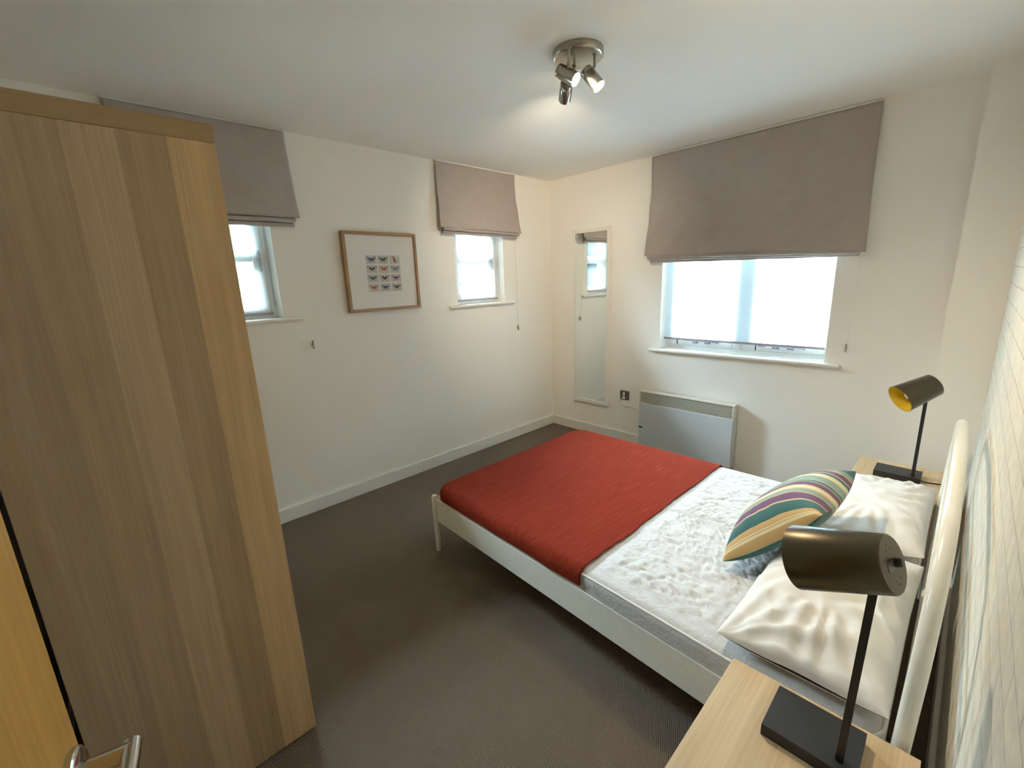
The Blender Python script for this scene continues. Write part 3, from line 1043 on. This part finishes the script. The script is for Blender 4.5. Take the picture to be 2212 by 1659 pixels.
bm = NB(); tube(bm, spline([(0.832, -0.013, 0.415), (0.822, -0.016, 0.395), (0.822, -0.010, 0.365), (0.86, -0.008, 0.348), (0.96, -0.008, 0.345), (1.03, -0.010, 0.335), (1.075, -0.010, 0.325)], 7), 0.0042, 8)
tag(obj('heater_cable', bm, M['plasticwhite'], smooth=True, origin=(0.95, -0.01, 0.345)), 'short white cable running from the grey spur to the heater', 'cable')

# ------------------------------------------------------------------ wardrobe
wx1, wy1, wy0, wz1 = 1.568, -3.088, -3.605, 1.905
wx0 = 0.36
wd = empty('wardrobe', ((wx0 + wx1) / 2, (wy0 + wy1) / 2, 0.0), 'tall pale oak wardrobe with a plain staved side panel at left', 'wardrobe')
bm = NB(); box(bm, wx1 - 0.022, wx1, wy0, wy1, 0.006, wz1 - 0.044, 0.0012)
obj('side_panel', bm, M['wardrobe'], wd)
bm = NB(); box(bm, wx0, wx0 + 0.022, wy0, wy1, 0.006, wz1 - 0.044, 0.0012)
obj('side_panel', bm, M['wardrobe'], wd)
bm = NB(); box(bm, wx0, wx1, wy0, wy1, wz1 - 0.0435, wz1, 0.0015)
obj('top_panel', bm, M['wardrobe_top'], wd)
bm = NB(); box(bm, wx0 + 0.022, wx1 - 0.022, wy0 + 0.004, wy0 + 0.010, 0.01, wz1 - 0.045); box(bm, wx0 + 0.022, wx1 - 0.022, wy0 + 0.01, wy1 - 0.03, 0.06, 0.078); box(bm, wx0 + 0.022, wx1 - 0.022, wy1 - 0.05, wy1 - 0.035, 0.004, 0.06)
obj('carcass', bm, M['wardrobe_top'], wd)
xm = (wx0 + wx1) / 2
for x0, x1, hx_ in ((wx0 + 0.024, xm - 0.002, xm - 0.05), (xm + 0.002, wx1 - 0.024, xm + 0.05)):
    bm = NB(); box(bm, x0, x1, wy1 - 0.021, wy1 - 0.001, 0.066, wz1 - 0.048, 0.001)
    d_ = obj('door', bm, M['wardrobe'], wd)
    bm = NB(); cyl(bm, (hx_, wy1 + 0.028, 0.95), (hx_, wy1 + 0.028, 1.11), 0.006, 12)
    for z in (0.97, 1.09): cyl(bm, (hx_, wy1 - 0.001, z), (hx_, wy1 + 0.028, z), 0.005, 10)
    obj('handle', bm, M['nickel'], d_, smooth=True)


# ------------------------------------------------------------------ bed
def yn(x): return -2.185 - 0.040 * (x - 1.0)       # near side of the frame
def yf(x): return -0.905 + 0.012 * (x - 1.0)       # far side of the frame


bed = empty('bed_frame', (2.0, -1.55, 0.0), 'white metal double bed frame with a rounded tube headboard', 'bed')
RZ0, RZ1 = 0.185, 0.328


def rail(yfun, s):
    bm = NB()
    x0, x1 = 1.015, 2.985
    a, b_ = yfun(x0), yfun(x1)
    t = 0.022 * s
    hexa(bm, [(x0, a, RZ0), (x1, b_, RZ0), (x1, b_ + t, RZ0), (x0, a + t, RZ0), (x0, a, RZ1), (x1, b_, RZ1), (x1, b_ + t, RZ1), (x0, a + t, RZ1)])
    bmesh.ops.bevel(bm, geom=list(bm.edges), offset=0.006, segments=3, affect='EDGES')
    return bm


obj('side_rail', rail(yn, 1), M['whitemetal'], bed, smooth=True)
obj('side_rail', rail(yf, -1), M['whitemetal'], bed, smooth=True)
bm = NB(); box(bm, 1.006, 1.028, yn(1.0) + 0.01, yf(1.0) - 0.01, RZ0, RZ1, 0.006, seg=3)
obj('foot_rail', bm, M['whitemetal'], bed, smooth=True)
for y in (yn(1.01) + 0.002, yf(1.01) - 0.002):
    bm = NB(); rings(bm, [(0, 0.0125), (0.02, 0.0135), (0.2, 0.0165), (0.336, 0.017), (0.343, 0.014)], (1.012, y, 0.0), (0, 0, 1), 20)
    obj('leg', bm, M['whitemetal'], bed, smooth=True)
bm = NB()
for k in range(16):
    x = 1.10 + k * 0.118
    box(bm, x, x + 0.06, yn(x) + 0.022, yf(x) - 0.022, 0.20, 0.212)
sl = obj('slat_base', bm, M['table'], bed)


def hbx(z): return 2.985 + 0.012 * max(0, (z - 0.3)) / 0.65


YH0, YH1 = -2.232, -0.880
RT = 0.0175
top, rad = 0.925, 0.30
path = [(YH0, 0.0), (YH0, 0.30), (YH0, 0.45)]
for k in range(0, 13):
    t = k / 12 * math.pi / 2
    path.append((YH0 + rad - rad * math.cos(t), top - 0.03 - rad + rad * math.sin(t)))
for k in range(1, 8):
    f = k / 8
    y = (YH0 + rad) + (YH1 - 0.20 - YH0 - rad) * f
    path.append((y, top - 0.03 + 0.03 * math.sin(math.pi * f)))
r2 = 0.20
for k in range(0, 13):
    t = math.pi / 2 - k / 12 * math.pi / 2
    path.append((YH1 - r2 + r2 * math.cos(t), top - 0.03 - r2 + r2 * math.sin(t)))
path += [(YH1, 0.45), (YH1, 0.30), (YH1, 0.0)]
bm = NB(); tube(bm, [(hbx(z), y, z) for y, z in path], RT, 18)
obj('headboard_loop', bm, M['whitemetal'], bed, smooth=True)
for z in (0.36, 0.60):
    bm = NB(); cyl(bm, (hbx(z), YH0 + (0.004 if z < .5 else 0.008), z), (hbx(z), YH1 - 0.004, z), 0.012, 14)
    obj('headboard_rail', bm, M['whitemetal'], bed, smooth=True)


def loop_top(y):
    best = top - 0.03
    f = (y - (YH0 + rad)) / (YH1 - r2 - YH0 - rad)
    if f < 0:
        q = (YH0 + rad - y) / rad
        return top - 0.03 - rad + rad * math.sqrt(max(0, 1 - q * q))
    if f > 1:
        q = (y - (YH1 - r2)) / r2
        return top - 0.03 - r2 + r2 * math.sqrt(max(0, 1 - q * q))
    return top - 0.03 + 0.03 * math.sin(math.pi * f)


for k in range(9):
    y = YH0 + (YH1 - YH0) * (k + 1) / 10
    zt = loop_top(y)
    bm = NB(); tube(bm, [(hbx(0.36), y, 0.36), (hbx(0.6), y, 0.60), (hbx(zt), y, zt - 0.004)], 0.005, 10)
    obj('spindle', bm, M['whitemetal'], bed, smooth=True)


# ------------------------------------------------------------------ mattress and throw: rounded slabs built from insetting rings
def rrect(cx, cy, a, b, r, ns, ms, nc):
    r = max(min(r, a - 1e-4, b - 1e-4), 1e-4)
    pts = []
    for (sx, sy, a0) in ((1, 1, 0), (-1, 1, 90), (-1, -1, 180), (1, -1, 270)):
        ccx, ccy = cx + sx * (a - r), cy + sy * (b - r)
        for k in range(nc):
            t = math.radians(a0 + 90 * k / nc)
            pts.append((ccx + r * math.cos(t), ccy + r * math.sin(t)))
        # straight run to the next corner
        n = ns if sy * sx > 0 else ms
        t = math.radians(a0 + 90)
        p0 = (ccx + r * math.cos(t), ccy + r * math.sin(t))
        nx, ny = {(1, 1): (-1, 1), (-1, 1): (-1, -1), (-1, -1): (1, -1), (1, -1): (1, 1)}[(sx, sy)]
        t2 = math.radians(a0 + 90)
        p1 = (cx + nx * (a - r) + r * math.cos(t2), cy + ny * (b - r) + r * math.sin(t2))
        for k in range(n):
            pts.append((p0[0] + (p1[0] - p0[0]) * k / n, p0[1] + (p1[1] - p0[1]) * k / n))
    return pts


MX_0, MX_1 = 1.035, 2.960


def slab(bm, off, z0, z1, rplan, redge, step, warp, bottom=True):
    """x in [MX_0-off, MX_1+off]; y mapped between the two frame sides."""
    a, b = (MX_1 - MX_0) / 2 + off, 0.660 + off
    cx = (MX_0 + MX_1) / 2
    seq = []
    nz = 6
    for k in range(nz): seq.append((0.0, z0 + (z1 - redge - z0) * k / nz))
    for k in range(7):
        t = math.pi / 2 * k / 6
        seq.append((redge * (1 - math.cos(t)), z1 - redge + redge * math.sin(t)))
    i = redge + step
    while i < b - 0.004:
        seq.append((i, z1)); i += step
    prev = None
    for inset, z in seq:
        ring = []
        for (x, v) in rrect(cx, 0.0, a - inset, b - inset, rplan - inset * 0.9, 190, 130, 10):
            ymid = (yn(x) + yf(x)) / 2
            half = (yf(x) - yn(x)) / 2
            y = ymid + v * (half - 0.004) / 0.660
            ring.append(bm.verts.new(warp(x, y, z, inset, v)))
        if prev:
            n = len(ring)
            for k in range(n):
                bm.faces.new((prev[k], prev[(k + 1) % n], ring[(k + 1) % n], ring[k]))
        elif bottom:
            bm.faces.new(ring)
        prev = ring
    bm.faces.new(prev)


ZM = 0.402


def crinkle(x, y, z, inset, v):
    if z < ZM - 0.001 and inset < 0.03:
        return Vector((x, y + 0.002 * noise.noise(Vector((x * 5, z * 30, 1))), z))
    wx = x + 0.020 * noise.noise(Vector((x * 11, y * 11, 3.3)))
    wy = y + 0.020 * noise.noise(Vector((x * 11, y * 11, 8.1)))
    d1 = noise.voronoi(Vector((wx * 17, wy * 26, 0.3)))[0]
    d2 = noise.voronoi(Vector((wx * 36 + 5, wy * 44, 2.3)))[0]
    puff = min(1.0, (d1[1] - d1[0]) * 1.8) ** 0.6
    puff2 = min(1.0, (d2[1] - d2[0]) * 1.8) ** 0.7
    soft = 0.55 + 0.45 * noise.noise(Vector((x * 5, y * 5, 6.0)))
    fade = min(1.0, max(0.0, (inset - 0.045) / 0.05))
    fade *= 0.10 + 0.90 * min(1.0, max(0.0, (x - 2.085) / 0.05))
    h = (0.0145 * puff * soft + 0.0055 * puff2 + 0.005 * noise.noise(Vector((wx * 15, wy * 15, 5)))) * fade
    h += 0.002 * noise.noise(Vector((x * 3, y * 3, 0)))
    return Vector((x, y, z + h))


mt = empty('mattress', (2.0, -1.55, 0.214), 'white double mattress with a crinkled quilted cover', 'mattress')
bm = NB(); slab(bm, 0.0, 0.214, ZM, 0.075, 0.036, 0.0085, crinkle)
obj('quilted_cover', bm, M['quilt'], mt, smooth=True)
bm = NB()
pp = []
for (x, v) in rrect((MX_0 + MX_1) / 2, 0, (MX_1 - MX_0) / 2 - 0.006, 0.654, 0.07, 60, 40, 8):
    ymid = (yn(x) + yf(x)) / 2; half = (yf(x) - yn(x)) / 2
    pp.append((x, ymid + v * (half - 0.004) / 0.660, ZM - 0.012))
pp.append(pp[0])
tube(bm, pp, 0.0045, 8)
obj('piping', bm, M['pillow'], mt, smooth=True)


def throw_warp(x, y, z, inset, v):
    h = 0.0018 * noise.noise(Vector((x * 4, y * 3, 5)))
    if z > ZM - 0.004:
        f = math.sin((x * 1.0 + y * 0.42) * 46 + 3 * noise.noise(Vector((x * 2.5, y * 2.5, 1))))
        h += 0.0012 * max(0, f) ** 4 * max(0, noise.noise(Vector((x * 3.1, y * 2.2, 9.0))) + 0.05) * 3
        h += 0.004 * noise.noise(Vector((x * 4.5 + 1, y * 2.6, 2.0)))
    yy = y + (0.004 * noise.noise(Vector((x * 6, z * 12, 2))) if z < ZM - 0.02 else 0)
    return Vector((x, yy, z + 0.0075 + h))


bm = NB(); slab(bm, 0.006, 0.335, ZM, 0.085, 0.040, 0.010, throw_warp, bottom=False)
cut = Vector((2.067, -1.56, 0.4))
bmesh.ops.bisect_plane(bm, geom=list(bm.verts) + list(bm.edges) + list(bm.faces), plane_co=cut, plane_no=Vector((1, -0.012, 0)), clear_outer=True)
for v in bm.verts:
    w = min(1, max(0, (v.co.x - 1.5) / 0.5))
    v.co.x += w * (0.010 * noise.noise(Vector((0, v.co.y * 4.5, 3))) + 0.004 * noise.noise(Vector((0, v.co.y * 22, 7))))
th = obj('throw_blanket', bm, M['throw'], smooth=True, origin=(1.55, -1.55, 0.335))
tag(th, 'rust red woven throw covering the foot half of the bed', 'blanket')
md = th.modifiers.new('thick', 'SOLIDIFY'); md.thickness = 0.004; md.offset = 1


# ------------------------------------------------------------------ pillows and cushion
def pillow_bm(c, ex, ey, ez, L, Wd, Th, seed, flat=0.45, wr=0.008, pinch=0.07, nu=110, nv=84, uv=False, ear=0.04, pw=0.55, pull=0.0):
    """Stuffed rectangle: ex, ey the two flat axes, ez the thickness axis."""
    bm = NB()
    c, ex, ey, ez = Vector(c), Vector(ex).normalized(), Vector(ey).normalized(), Vector(ez).normalized()
    uvl = bm.loops.layers.uv.new('UVMap') if uv else None
    vu = {}

    def pt(u, v, side):
        s = 1 - pinch * (1 - abs(u) ** 2.2) * abs(v) ** 3
        t = 1 - pinch * (1 - abs(v) ** 2.2) * abs(u) ** 3
        cor = 1 + ear * (abs(u) * abs(v)) ** 4
        x, y = u * L / 2 * t * cor, v * Wd / 2 * s * cor
        pr = max(0.0, (1 - abs(u) ** 2.6) * (1 - abs(v) ** 2.6)) ** pw
        h = Th / 2 * pr * (1.0 if side > 0 else flat)
        # pull folds running in from the edges
        e = max(abs(u), abs(v))
        ang = math.atan2(v, u)
        fold = math.sin(ang * 17 + 4 * noise.noise(Vector((u * 1.5, v * 1.5, seed)))) * max(0, e - 0.42) * (1 - e) * 4
        n1 = noise.noise(Vector((x * 9 + seed, y * 9, seed * 2.0))) + 0.5 * noise.noise(Vector((x * 21, y * 21 + seed, 1.0)))
        q = Vector((x * 7 + y * 9 + seed + 0.6 * noise.noise(Vector((x * 6, y * 6, seed))), y * 4 - x * 3.0, seed))
        rid = max(0.0, 1 - abs(noise.noise(q)) * 2.6) ** 2
        if side > 0: h += wr * (0.8 * fold + 0.7 * n1 * pr + 0.75 * rid * pr * (0.3 + 0.7 * e))
        if side > 0 and pull:                     # long folds drawn out of one corner
            fa = math.atan2(x + L / 2, y + Wd / 2)
            fr = math.hypot(x + L / 2, y + Wd / 2)
            k = min(1, fr / 0.17) ** 2 * max(0, 1 - fr / 0.55) * max(0, 1 - abs(fa - 0.35) / 0.75)
            h += pull * k * (0.5 + 0.5 * math.sin(fa * 19 + 2.2 * noise.noise(Vector((x * 6, y * 6, 9.0))))) ** 1.5
        zz = 0.018 * (abs(u) * abs(v)) ** 3
        return c + ex * x + ey * y + ez * (side * h + zz)

    for side in (1, -1):
        g = []
        for i in range(nu + 1):
            row = []
            for j in range(nv + 1):
                u, v = -1 + 2 * i / nu, -1 + 2 * j / nv
                u = math.sin(u * math.pi / 2) * 0.5 + u * 0.5
                v = math.sin(v * math.pi / 2) * 0.5 + v * 0.5
                w = bm.verts.new(pt(u, v, side))
                vu[w] = ((0.07 if side < 0 and u < -0.6 else u * 0.5 + 0.5), v * 0.5 + 0.5)
                row.append(w)
            g.append(row)
        for i in range(nu):
            for j in range(nv):
                f = bm.faces.new((g[i][j], g[i + 1][j], g[i + 1][j + 1], g[i][j + 1]))
                if uv:
                    for lp in f.loops: lp[uvl].uv = vu[lp.vert]
    bmesh.ops.remove_doubles(bm, verts=bm.verts, dist=1e-5)
    return bm


GP = 'white pillows against the headboard'
p1 = obj('pillow', pillow_bm((2.767, -1.860, 0.450), (0.015, 1, 0.03), (1, -0.015, 0.03), (-0.03, -0.03, 1), 0.735, 0.396, 0.20, 2.3, wr=0.024, pull=0.026, flat=0.42, pinch=0.03, ear=0.0, pw=0.5),
         M['pillow'], smooth=True, origin=(2.765, -1.865, 0.42))
tag(p1, 'white pillow nearest the camera, beside the bronze lamp', 'pillow', GP)
p2 = obj('pillow', pillow_bm((2.790, -1.110, 0.465), (0.0, 1, -0.02), (1, 0.0, 0.08), (-0.08, 0.02, 1), 0.72, 0.355, 0.18, 6.1, wr=0.016, pinch=0.03, ear=0.0, pw=0.5),
         M['pillow'], smooth=True, origin=(2.80, -1.10, 0.42))
tag(p2, 'white pillow farther from the camera, behind the striped cushion', 'pillow', GP)

# striped cushion leaning on the pillows: near lower corner A, edge along the bed width, leaning edge towards the headboard
CA = Vector((2.490, -1.860, 0.418))
ce = Vector((0.02, 0.455, 0.0)); cl = Vector((0.255, 0.02, 0.265))
cn = ce.cross(cl).normalized()
if cn.z < 0: cn = -cn
cc = CA + ce * 0.5 + cl * 0.5 + cn * 0.035
M['stripe'] = stripe_mat(None, None, None)
cu = obj('cushion', pillow_bm(cc, ce, cl, cn, 0.45, 0.385, 0.25, 4.4, flat=0.32, wr=0.003, pinch=0.04, uv=True, ear=0.03, pw=0.44),
         M['stripe'], smooth=True, origin=cc)
tag(cu, 'striped cushion in teal, purple, gold and cream leaning on the pillows', 'cushion')


# ------------------------------------------------------------------ bedside tables
def bedside(y0, y1, label):
    x0, x1, zt = 2.628, 3.022, 0.43
    t = empty('bedside_table', ((x0 + x1) / 2, (y0 + y1) / 2, 0.0), label, 'bedside table', 'pale oak bedside tables')
    bm = NB(); box(bm, x0, x1, y0, y1, zt - 0.018, zt, 0.0012)
    obj('tabletop', bm, M['table'], t)
    bm = NB()
    box(bm, x0 + 0.02, x1, y0, y0 + 0.016, 0.24, zt - 0.018); box(bm, x0 + 0.02, x1, y1 - 0.016, y1, 0.24, zt - 0.018)
    box(bm, x0 + 0.02, x1, y0 + 0.016, y1 - 0.016, 0.24, 0.256); box(bm, x1 - 0.012, x1, y0 + 0.016, y1 - 0.016, 0.256, zt - 0.018)
    obj('body', bm, M['table'], t)
    bm = NB(); box(bm, x0 + 0.002, x0 + 0.019, y0 + 0.002, y1 - 0.002, 0.242, zt - 0.021, 0.001)
    d = obj('drawer', bm, M['table'], t)
    bm = NB(); rings(bm, [(0, 0.007), (0.012, 0.006), (0.016, 0.013), (0.024, 0.014), (0.027, 0.010)], (x0 + 0.002, (y0 + y1) / 2, 0.325), (-1, 0, 0), 16)
    obj('knob', bm, M['nickel'], d, smooth=True)
    for x in (x0 + 0.04, x1 - 0.035):
        for y in (y0 + 0.03, y1 - 0.03):
            bm = NB(); rings(bm, [(0, 0.011), (0.24, 0.017)], (x, y, 0.0), (0, 0, 1), 14)
            obj('leg', bm, M['table'], t, smooth=True)


bedside(-2.735, -2.262, 'pale oak bedside table at the bottom right, nearest the camera')
bedside(-0.785, -0.312, 'pale oak bedside table in the far corner under the distant lamp')


# ------------------------------------------------------------------ bedside lamps
def lamp(bx0, bx1, by0, by1, pole, ptop, cap, opn, rc, ro, cord_pts, label):
    zt = 0.43
    l = empty('bedside_lamp', ((bx0 + bx1) / 2, (by0 + by1) / 2, zt), label, 'lamp', 'dark bronze lamps on the bedside tables')
    bm = NB(); box(bm, bx0, bx1, by0, by1, zt + 0.0005, zt + 0.031, 0.0015)
    obj('base', bm, M['blacksteel'], l)
    px, py = pole
    bm = NB()
    hexa(bm, [(px - .007, py - .007, zt + .03), (px + .007, py - .007, zt + .03), (px + .007, py + .007, zt + .03), (px - .007, py + .007, zt + .03),
              (ptop[0] - .007, ptop[1] - .007, ptop[2]), (ptop[0] + .007, ptop[1] - .007, ptop[2]), (ptop[0] + .007, ptop[1] + .007, ptop[2]), (ptop[0] - .007, ptop[1] + .007, ptop[2])])
    bmesh.ops.bevel(bm, geom=list(bm.edges), offset=0.002, segments=2, affect='EDGES')
    obj('pole', bm, M['blacksteel'], l)
    cap, opn = Vector(cap), Vector(opn)
    d = opn - cap
    L = d.length
    d.normalize()
    bm = NB()
    n = 48
    rings(bm, [(0.0, rc - 0.003), (0.003, rc), (L, ro)], cap, d, n, 0, True, False)
    rings(bm, [(0.004, rc - 0.004), (L, ro - 0.0015)], cap, d, n, 1, True, False)
    _, a_, b__ = frame_axes(d)
    r1 = [v for v in bm.verts if abs((v.co - cap).dot(d) - L) < 1e-5]
    out = [v for v in r1 if (v.co - cap - d * L).length > ro - 0.0008]
    inn = [v for v in r1 if v not in out]
    for k in range(n):
        bm.faces.new((out[k], out[(k + 1) % n], inn[(k + 1) % n], inn[k])).material_index = 0
    sh = obj('lamp_shade', bm, [M['bronze'], M['mustard']], l, smooth=True, label='dark bronze shade with a mustard yellow inside')
    # vent holes and the pull slot with its switch on the closed end
    upv = (Vector((0, 0, 1)) - d * d.z).normalized()
    sd = d.cross(upv).normalized()
    for (s, u) in ((-0.010, 0.028), (0.010, 0.028), (0.0, 0.036), (-0.010, -0.028), (0.010, -0.028), (0.0, -0.036)):
        q = cap + sd * s + upv * u - d * 0.0004
        bm = NB(); rings(bm, [(0, 0.0016), (0.0006, 0.0016)], q, d, 8)
        obj('vent_hole', bm, M['dark'], sh)
    bm = NB()
    q = [cap + sd * (-0.016) - d * 0.0006, cap + sd * 0.016 - d * 0.0006]
    ring = []
    for k in range(24):
        t = 2 * math.pi * k / 24
        cx_ = q[0] if math.cos(t) < 0 else q[1]
        ring.append(bm.verts.new(cx_ + sd * (0.009 * math.cos(t)) + upv * (0.009 * math.sin(t))))
    bm.faces.new(ring)
    obj('switch_recess', bm, M['greyplate'], sh)
    bm = NB(); rings(bm, [(0, 0.0085), (0.009, 0.008), (0.012, 0.006)], cap + sd * 0.010, -d, 18)
    obj('switch', bm, M['blacksteel'], sh, smooth=True)
    bm = NB(); rings(bm, [(0, 0.014), (0.045, 0.014)], cap + d * 0.006, d, 18)
    so = obj('bulb_holder', bm, M['plasticwhite'], l, smooth=True)
    bm = NB(); rings(bm, [(0.045, 0.012), (0.055, 0.013), (0.07, 0.019), (0.092, 0.0225), (0.110, 0.0205), (0.122, 0.013), (0.126, 0.001)], cap + d * 0.006, d, 20)
    obj('bulb', bm, M['bulb'], l, smooth=True)
    bm = NB(); tube(bm, spline(cord_pts, 8), 0.003, 8)
    obj('power_cord', bm, M['blacksteel'], l, smooth=True)


lamp(2.752, 2.930, -2.442, -2.302, (2.897, -2.412), (2.905, -2.410, 0.885), (2.926, -2.416, 0.956), (2.776, -2.391, 0.889), 0.0545, 0.066,
     [(2.928, -2.405, 0.44), (2.95, -2.425, 0.434), (2.985, -2.43, 0.434), (3.02, -2.44, 0.434), (3.04, -2.45, 0.40), (3.045, -2.46, 0.30)],
     'dark bronze bedside lamp in the right foreground, seen from behind its shade')
lamp(2.716, 2.900, -0.582, -0.456, (2.868, -0.552), (2.866, -0.553, 0.850), (2.884, -0.536, 0.934), (2.776, -0.630, 0.864), 0.054, 0.068,
     [(2.898, -0.54, 0.44), (2.92, -0.53, 0.434), (2.96, -0.52, 0.434), (3.02, -0.50, 0.434), (3.04, -0.49, 0.40), (3.045, -0.48, 0.30)],
     'dark bronze bedside lamp in the far corner showing its mustard yellow inside')

# ------------------------------------------------------------------ ceiling spotlight
CX, CY = 1.690, -1.752
cl_ = empty('ceiling_spotlight', (CX, CY, H), 'round brushed nickel ceiling light with three adjustable spots', 'ceiling light')
bm = NB(); rings(bm, [(0, 0.104), (0.022, 0.104), (0.027, 0.100), (0.029, 0.094), (0.029, 0.0)], (CX, CY, H), (0, 0, -1), 64, 0, True, False)
bmesh.ops.remove_doubles(bm, verts=bm.verts, dist=1e-5)
obj('ceiling_plate', bm, M['nickel'], cl_, smooth=True)
for i, (arm, back, aim, watts, cone) in enumerate(SPOTS):
    d = Vector(aim).normalized()
    piv = Vector(arm)
    hc = Vector(back)
    bm = NB(); cyl(bm, (piv.x, piv.y, H - 0.028), piv, 0.0055, 14)
    rings(bm, [(0, 0.009), (0.006, 0.009)], (piv.x, piv.y, H - 0.028), (0, 0, -1), 16)
    q = hc + d * min(0.06, max(0.02, (piv - hc).dot(d)))
    cyl(bm, piv + Vector((0, 0, 0.004)), piv + (q - piv) * 0.6, 0.0065, 12)
    obj('spot_arm', bm, M['nickel'], cl_, smooth=True)
    bm = NB()
    rings(bm, [(0, 0.020), (0.002, 0.0255), (0.018, 0.0262), (0.020, 0.0252), (0.022, 0.0268), (0.092, 0.0268)], hc, d, 36, 0, True, False)
    rings(bm, [(0.060, 0.0245), (0.092, 0.0250)], hc, d, 36, 0, True, False)
    r1 = [v for v in bm.verts if abs((v.co - hc).dot(d) - 0.092) < 1e-5]
    out = [v for v in r1 if (v.co - hc - d * 0.092).length > 0.0259]
    inn = [v for v in r1 if v not in out]
    for k in range(36): bm.faces.new((out[k], out[(k + 1) % 36], inn[(k + 1) % 36], inn[k]))
    hd_ = obj('spot_head', bm, M['nickel'], cl_, smooth=True)
    bm = NB(); rings(bm, [(0.062, 0.0235), (0.084, 0.0245), (0.087, 0.020), (0.0875, 0.0)], hc, d, 30, 0, True, False)
    bmesh.ops.remove_doubles(bm, verts=bm.verts, dist=1e-5)
    obj('spot_bulb', bm, M['glow'], hd_, smooth=True)
    ld = bpy.data.lights.new('spot_beam', 'SPOT')
    ld.energy = watts
    ld.color = SPOT_COL
    ld.spot_size = math.radians(cone)
    ld.spot_blend = 1.0
    ld.shadow_soft_size = 0.022
    lo = link(bpy.data.objects.new('spot_beam', ld))
    lp = hc + d * 0.094
    lo.parent = cl_
    lo.location = lp - Vector((CX, CY, H))
    lo.rotation_euler = d.to_track_quat('-Z', 'Y').to_euler()

# ------------------------------------------------------------------ outdoors
bm = NB(); box(bm, -7, 8, -8, 7.2, -0.45, -0.35)
o_ = struct('ground', bm, M['paving'])


def bush(loc, sx, sy, sz, n, seed, label, cat='hedge', leaf=0.06):
    rnd = random.Random(seed)
    b_ = empty('garden_shrub', loc, label, cat)
    bm = NB()
    L = Vector(loc)
    for _ in range(n):
        while True:
            p = Vector((rnd.uniform(-1, 1), rnd.uniform(-1, 1), rnd.uniform(0, 1)))
            q = Vector((p.x, p.y, (p.z - 0.45) * 1.9))
            if q.length < 1 + 0.25 * noise.noise(p * 3 + Vector((seed, 0, 0))): break
        c = L + Vector((p.x * sx, p.y * sy, p.z * sz))
        a = Vector((rnd.gauss(0, 1), rnd.gauss(0, 1), rnd.gauss(0, 1))).normalized()
        _, u, w = frame_axes(a)
        s = leaf * rnd.uniform(0.6, 1.3)
        bm.faces.new([bm.verts.new(c - u * s), bm.verts.new(c + w * s * 0.4), bm.verts.new(c + u * s), bm.verts.new(c - w * s * 0.4)])
    obj('foliage', bm, M['leaf'], b_)
    bm = NB()
    for _ in range(5):
        tube(bm, [L + Vector((rnd.uniform(-.1, .1), rnd.uniform(-.1, .1), 0)), L + Vector((rnd.uniform(-.5, .5) * sx, rnd.uniform(-.5, .5) * sy, sz * 0.75))], 0.015, 6)
    obj('stems', bm, M['bark'], b_)


bush((-1.35, -2.45, -0.35), 0.75, 0.70, 2.7, 2600, 5, 'leafy green shrub outside the small window beside the wardrobe', 'shrub')
bush((-1.3, -0.1, -0.35), 0.45, 0.50, 2.0, 900, 8, 'green shrub outside the small window near the room corner', 'shrub')
bush((0.7, 5.8, -0.35), 1.6, 0.6, 1.25, 2200, 9, 'low green hedge outside the left half of the large window', 'hedge', 0.09)
bush((-2.7, 6.3, -0.35), 1.5, 0.6, 1.30, 1800, 14, 'low green hedge farther left outside the large window', 'hedge', 0.09)
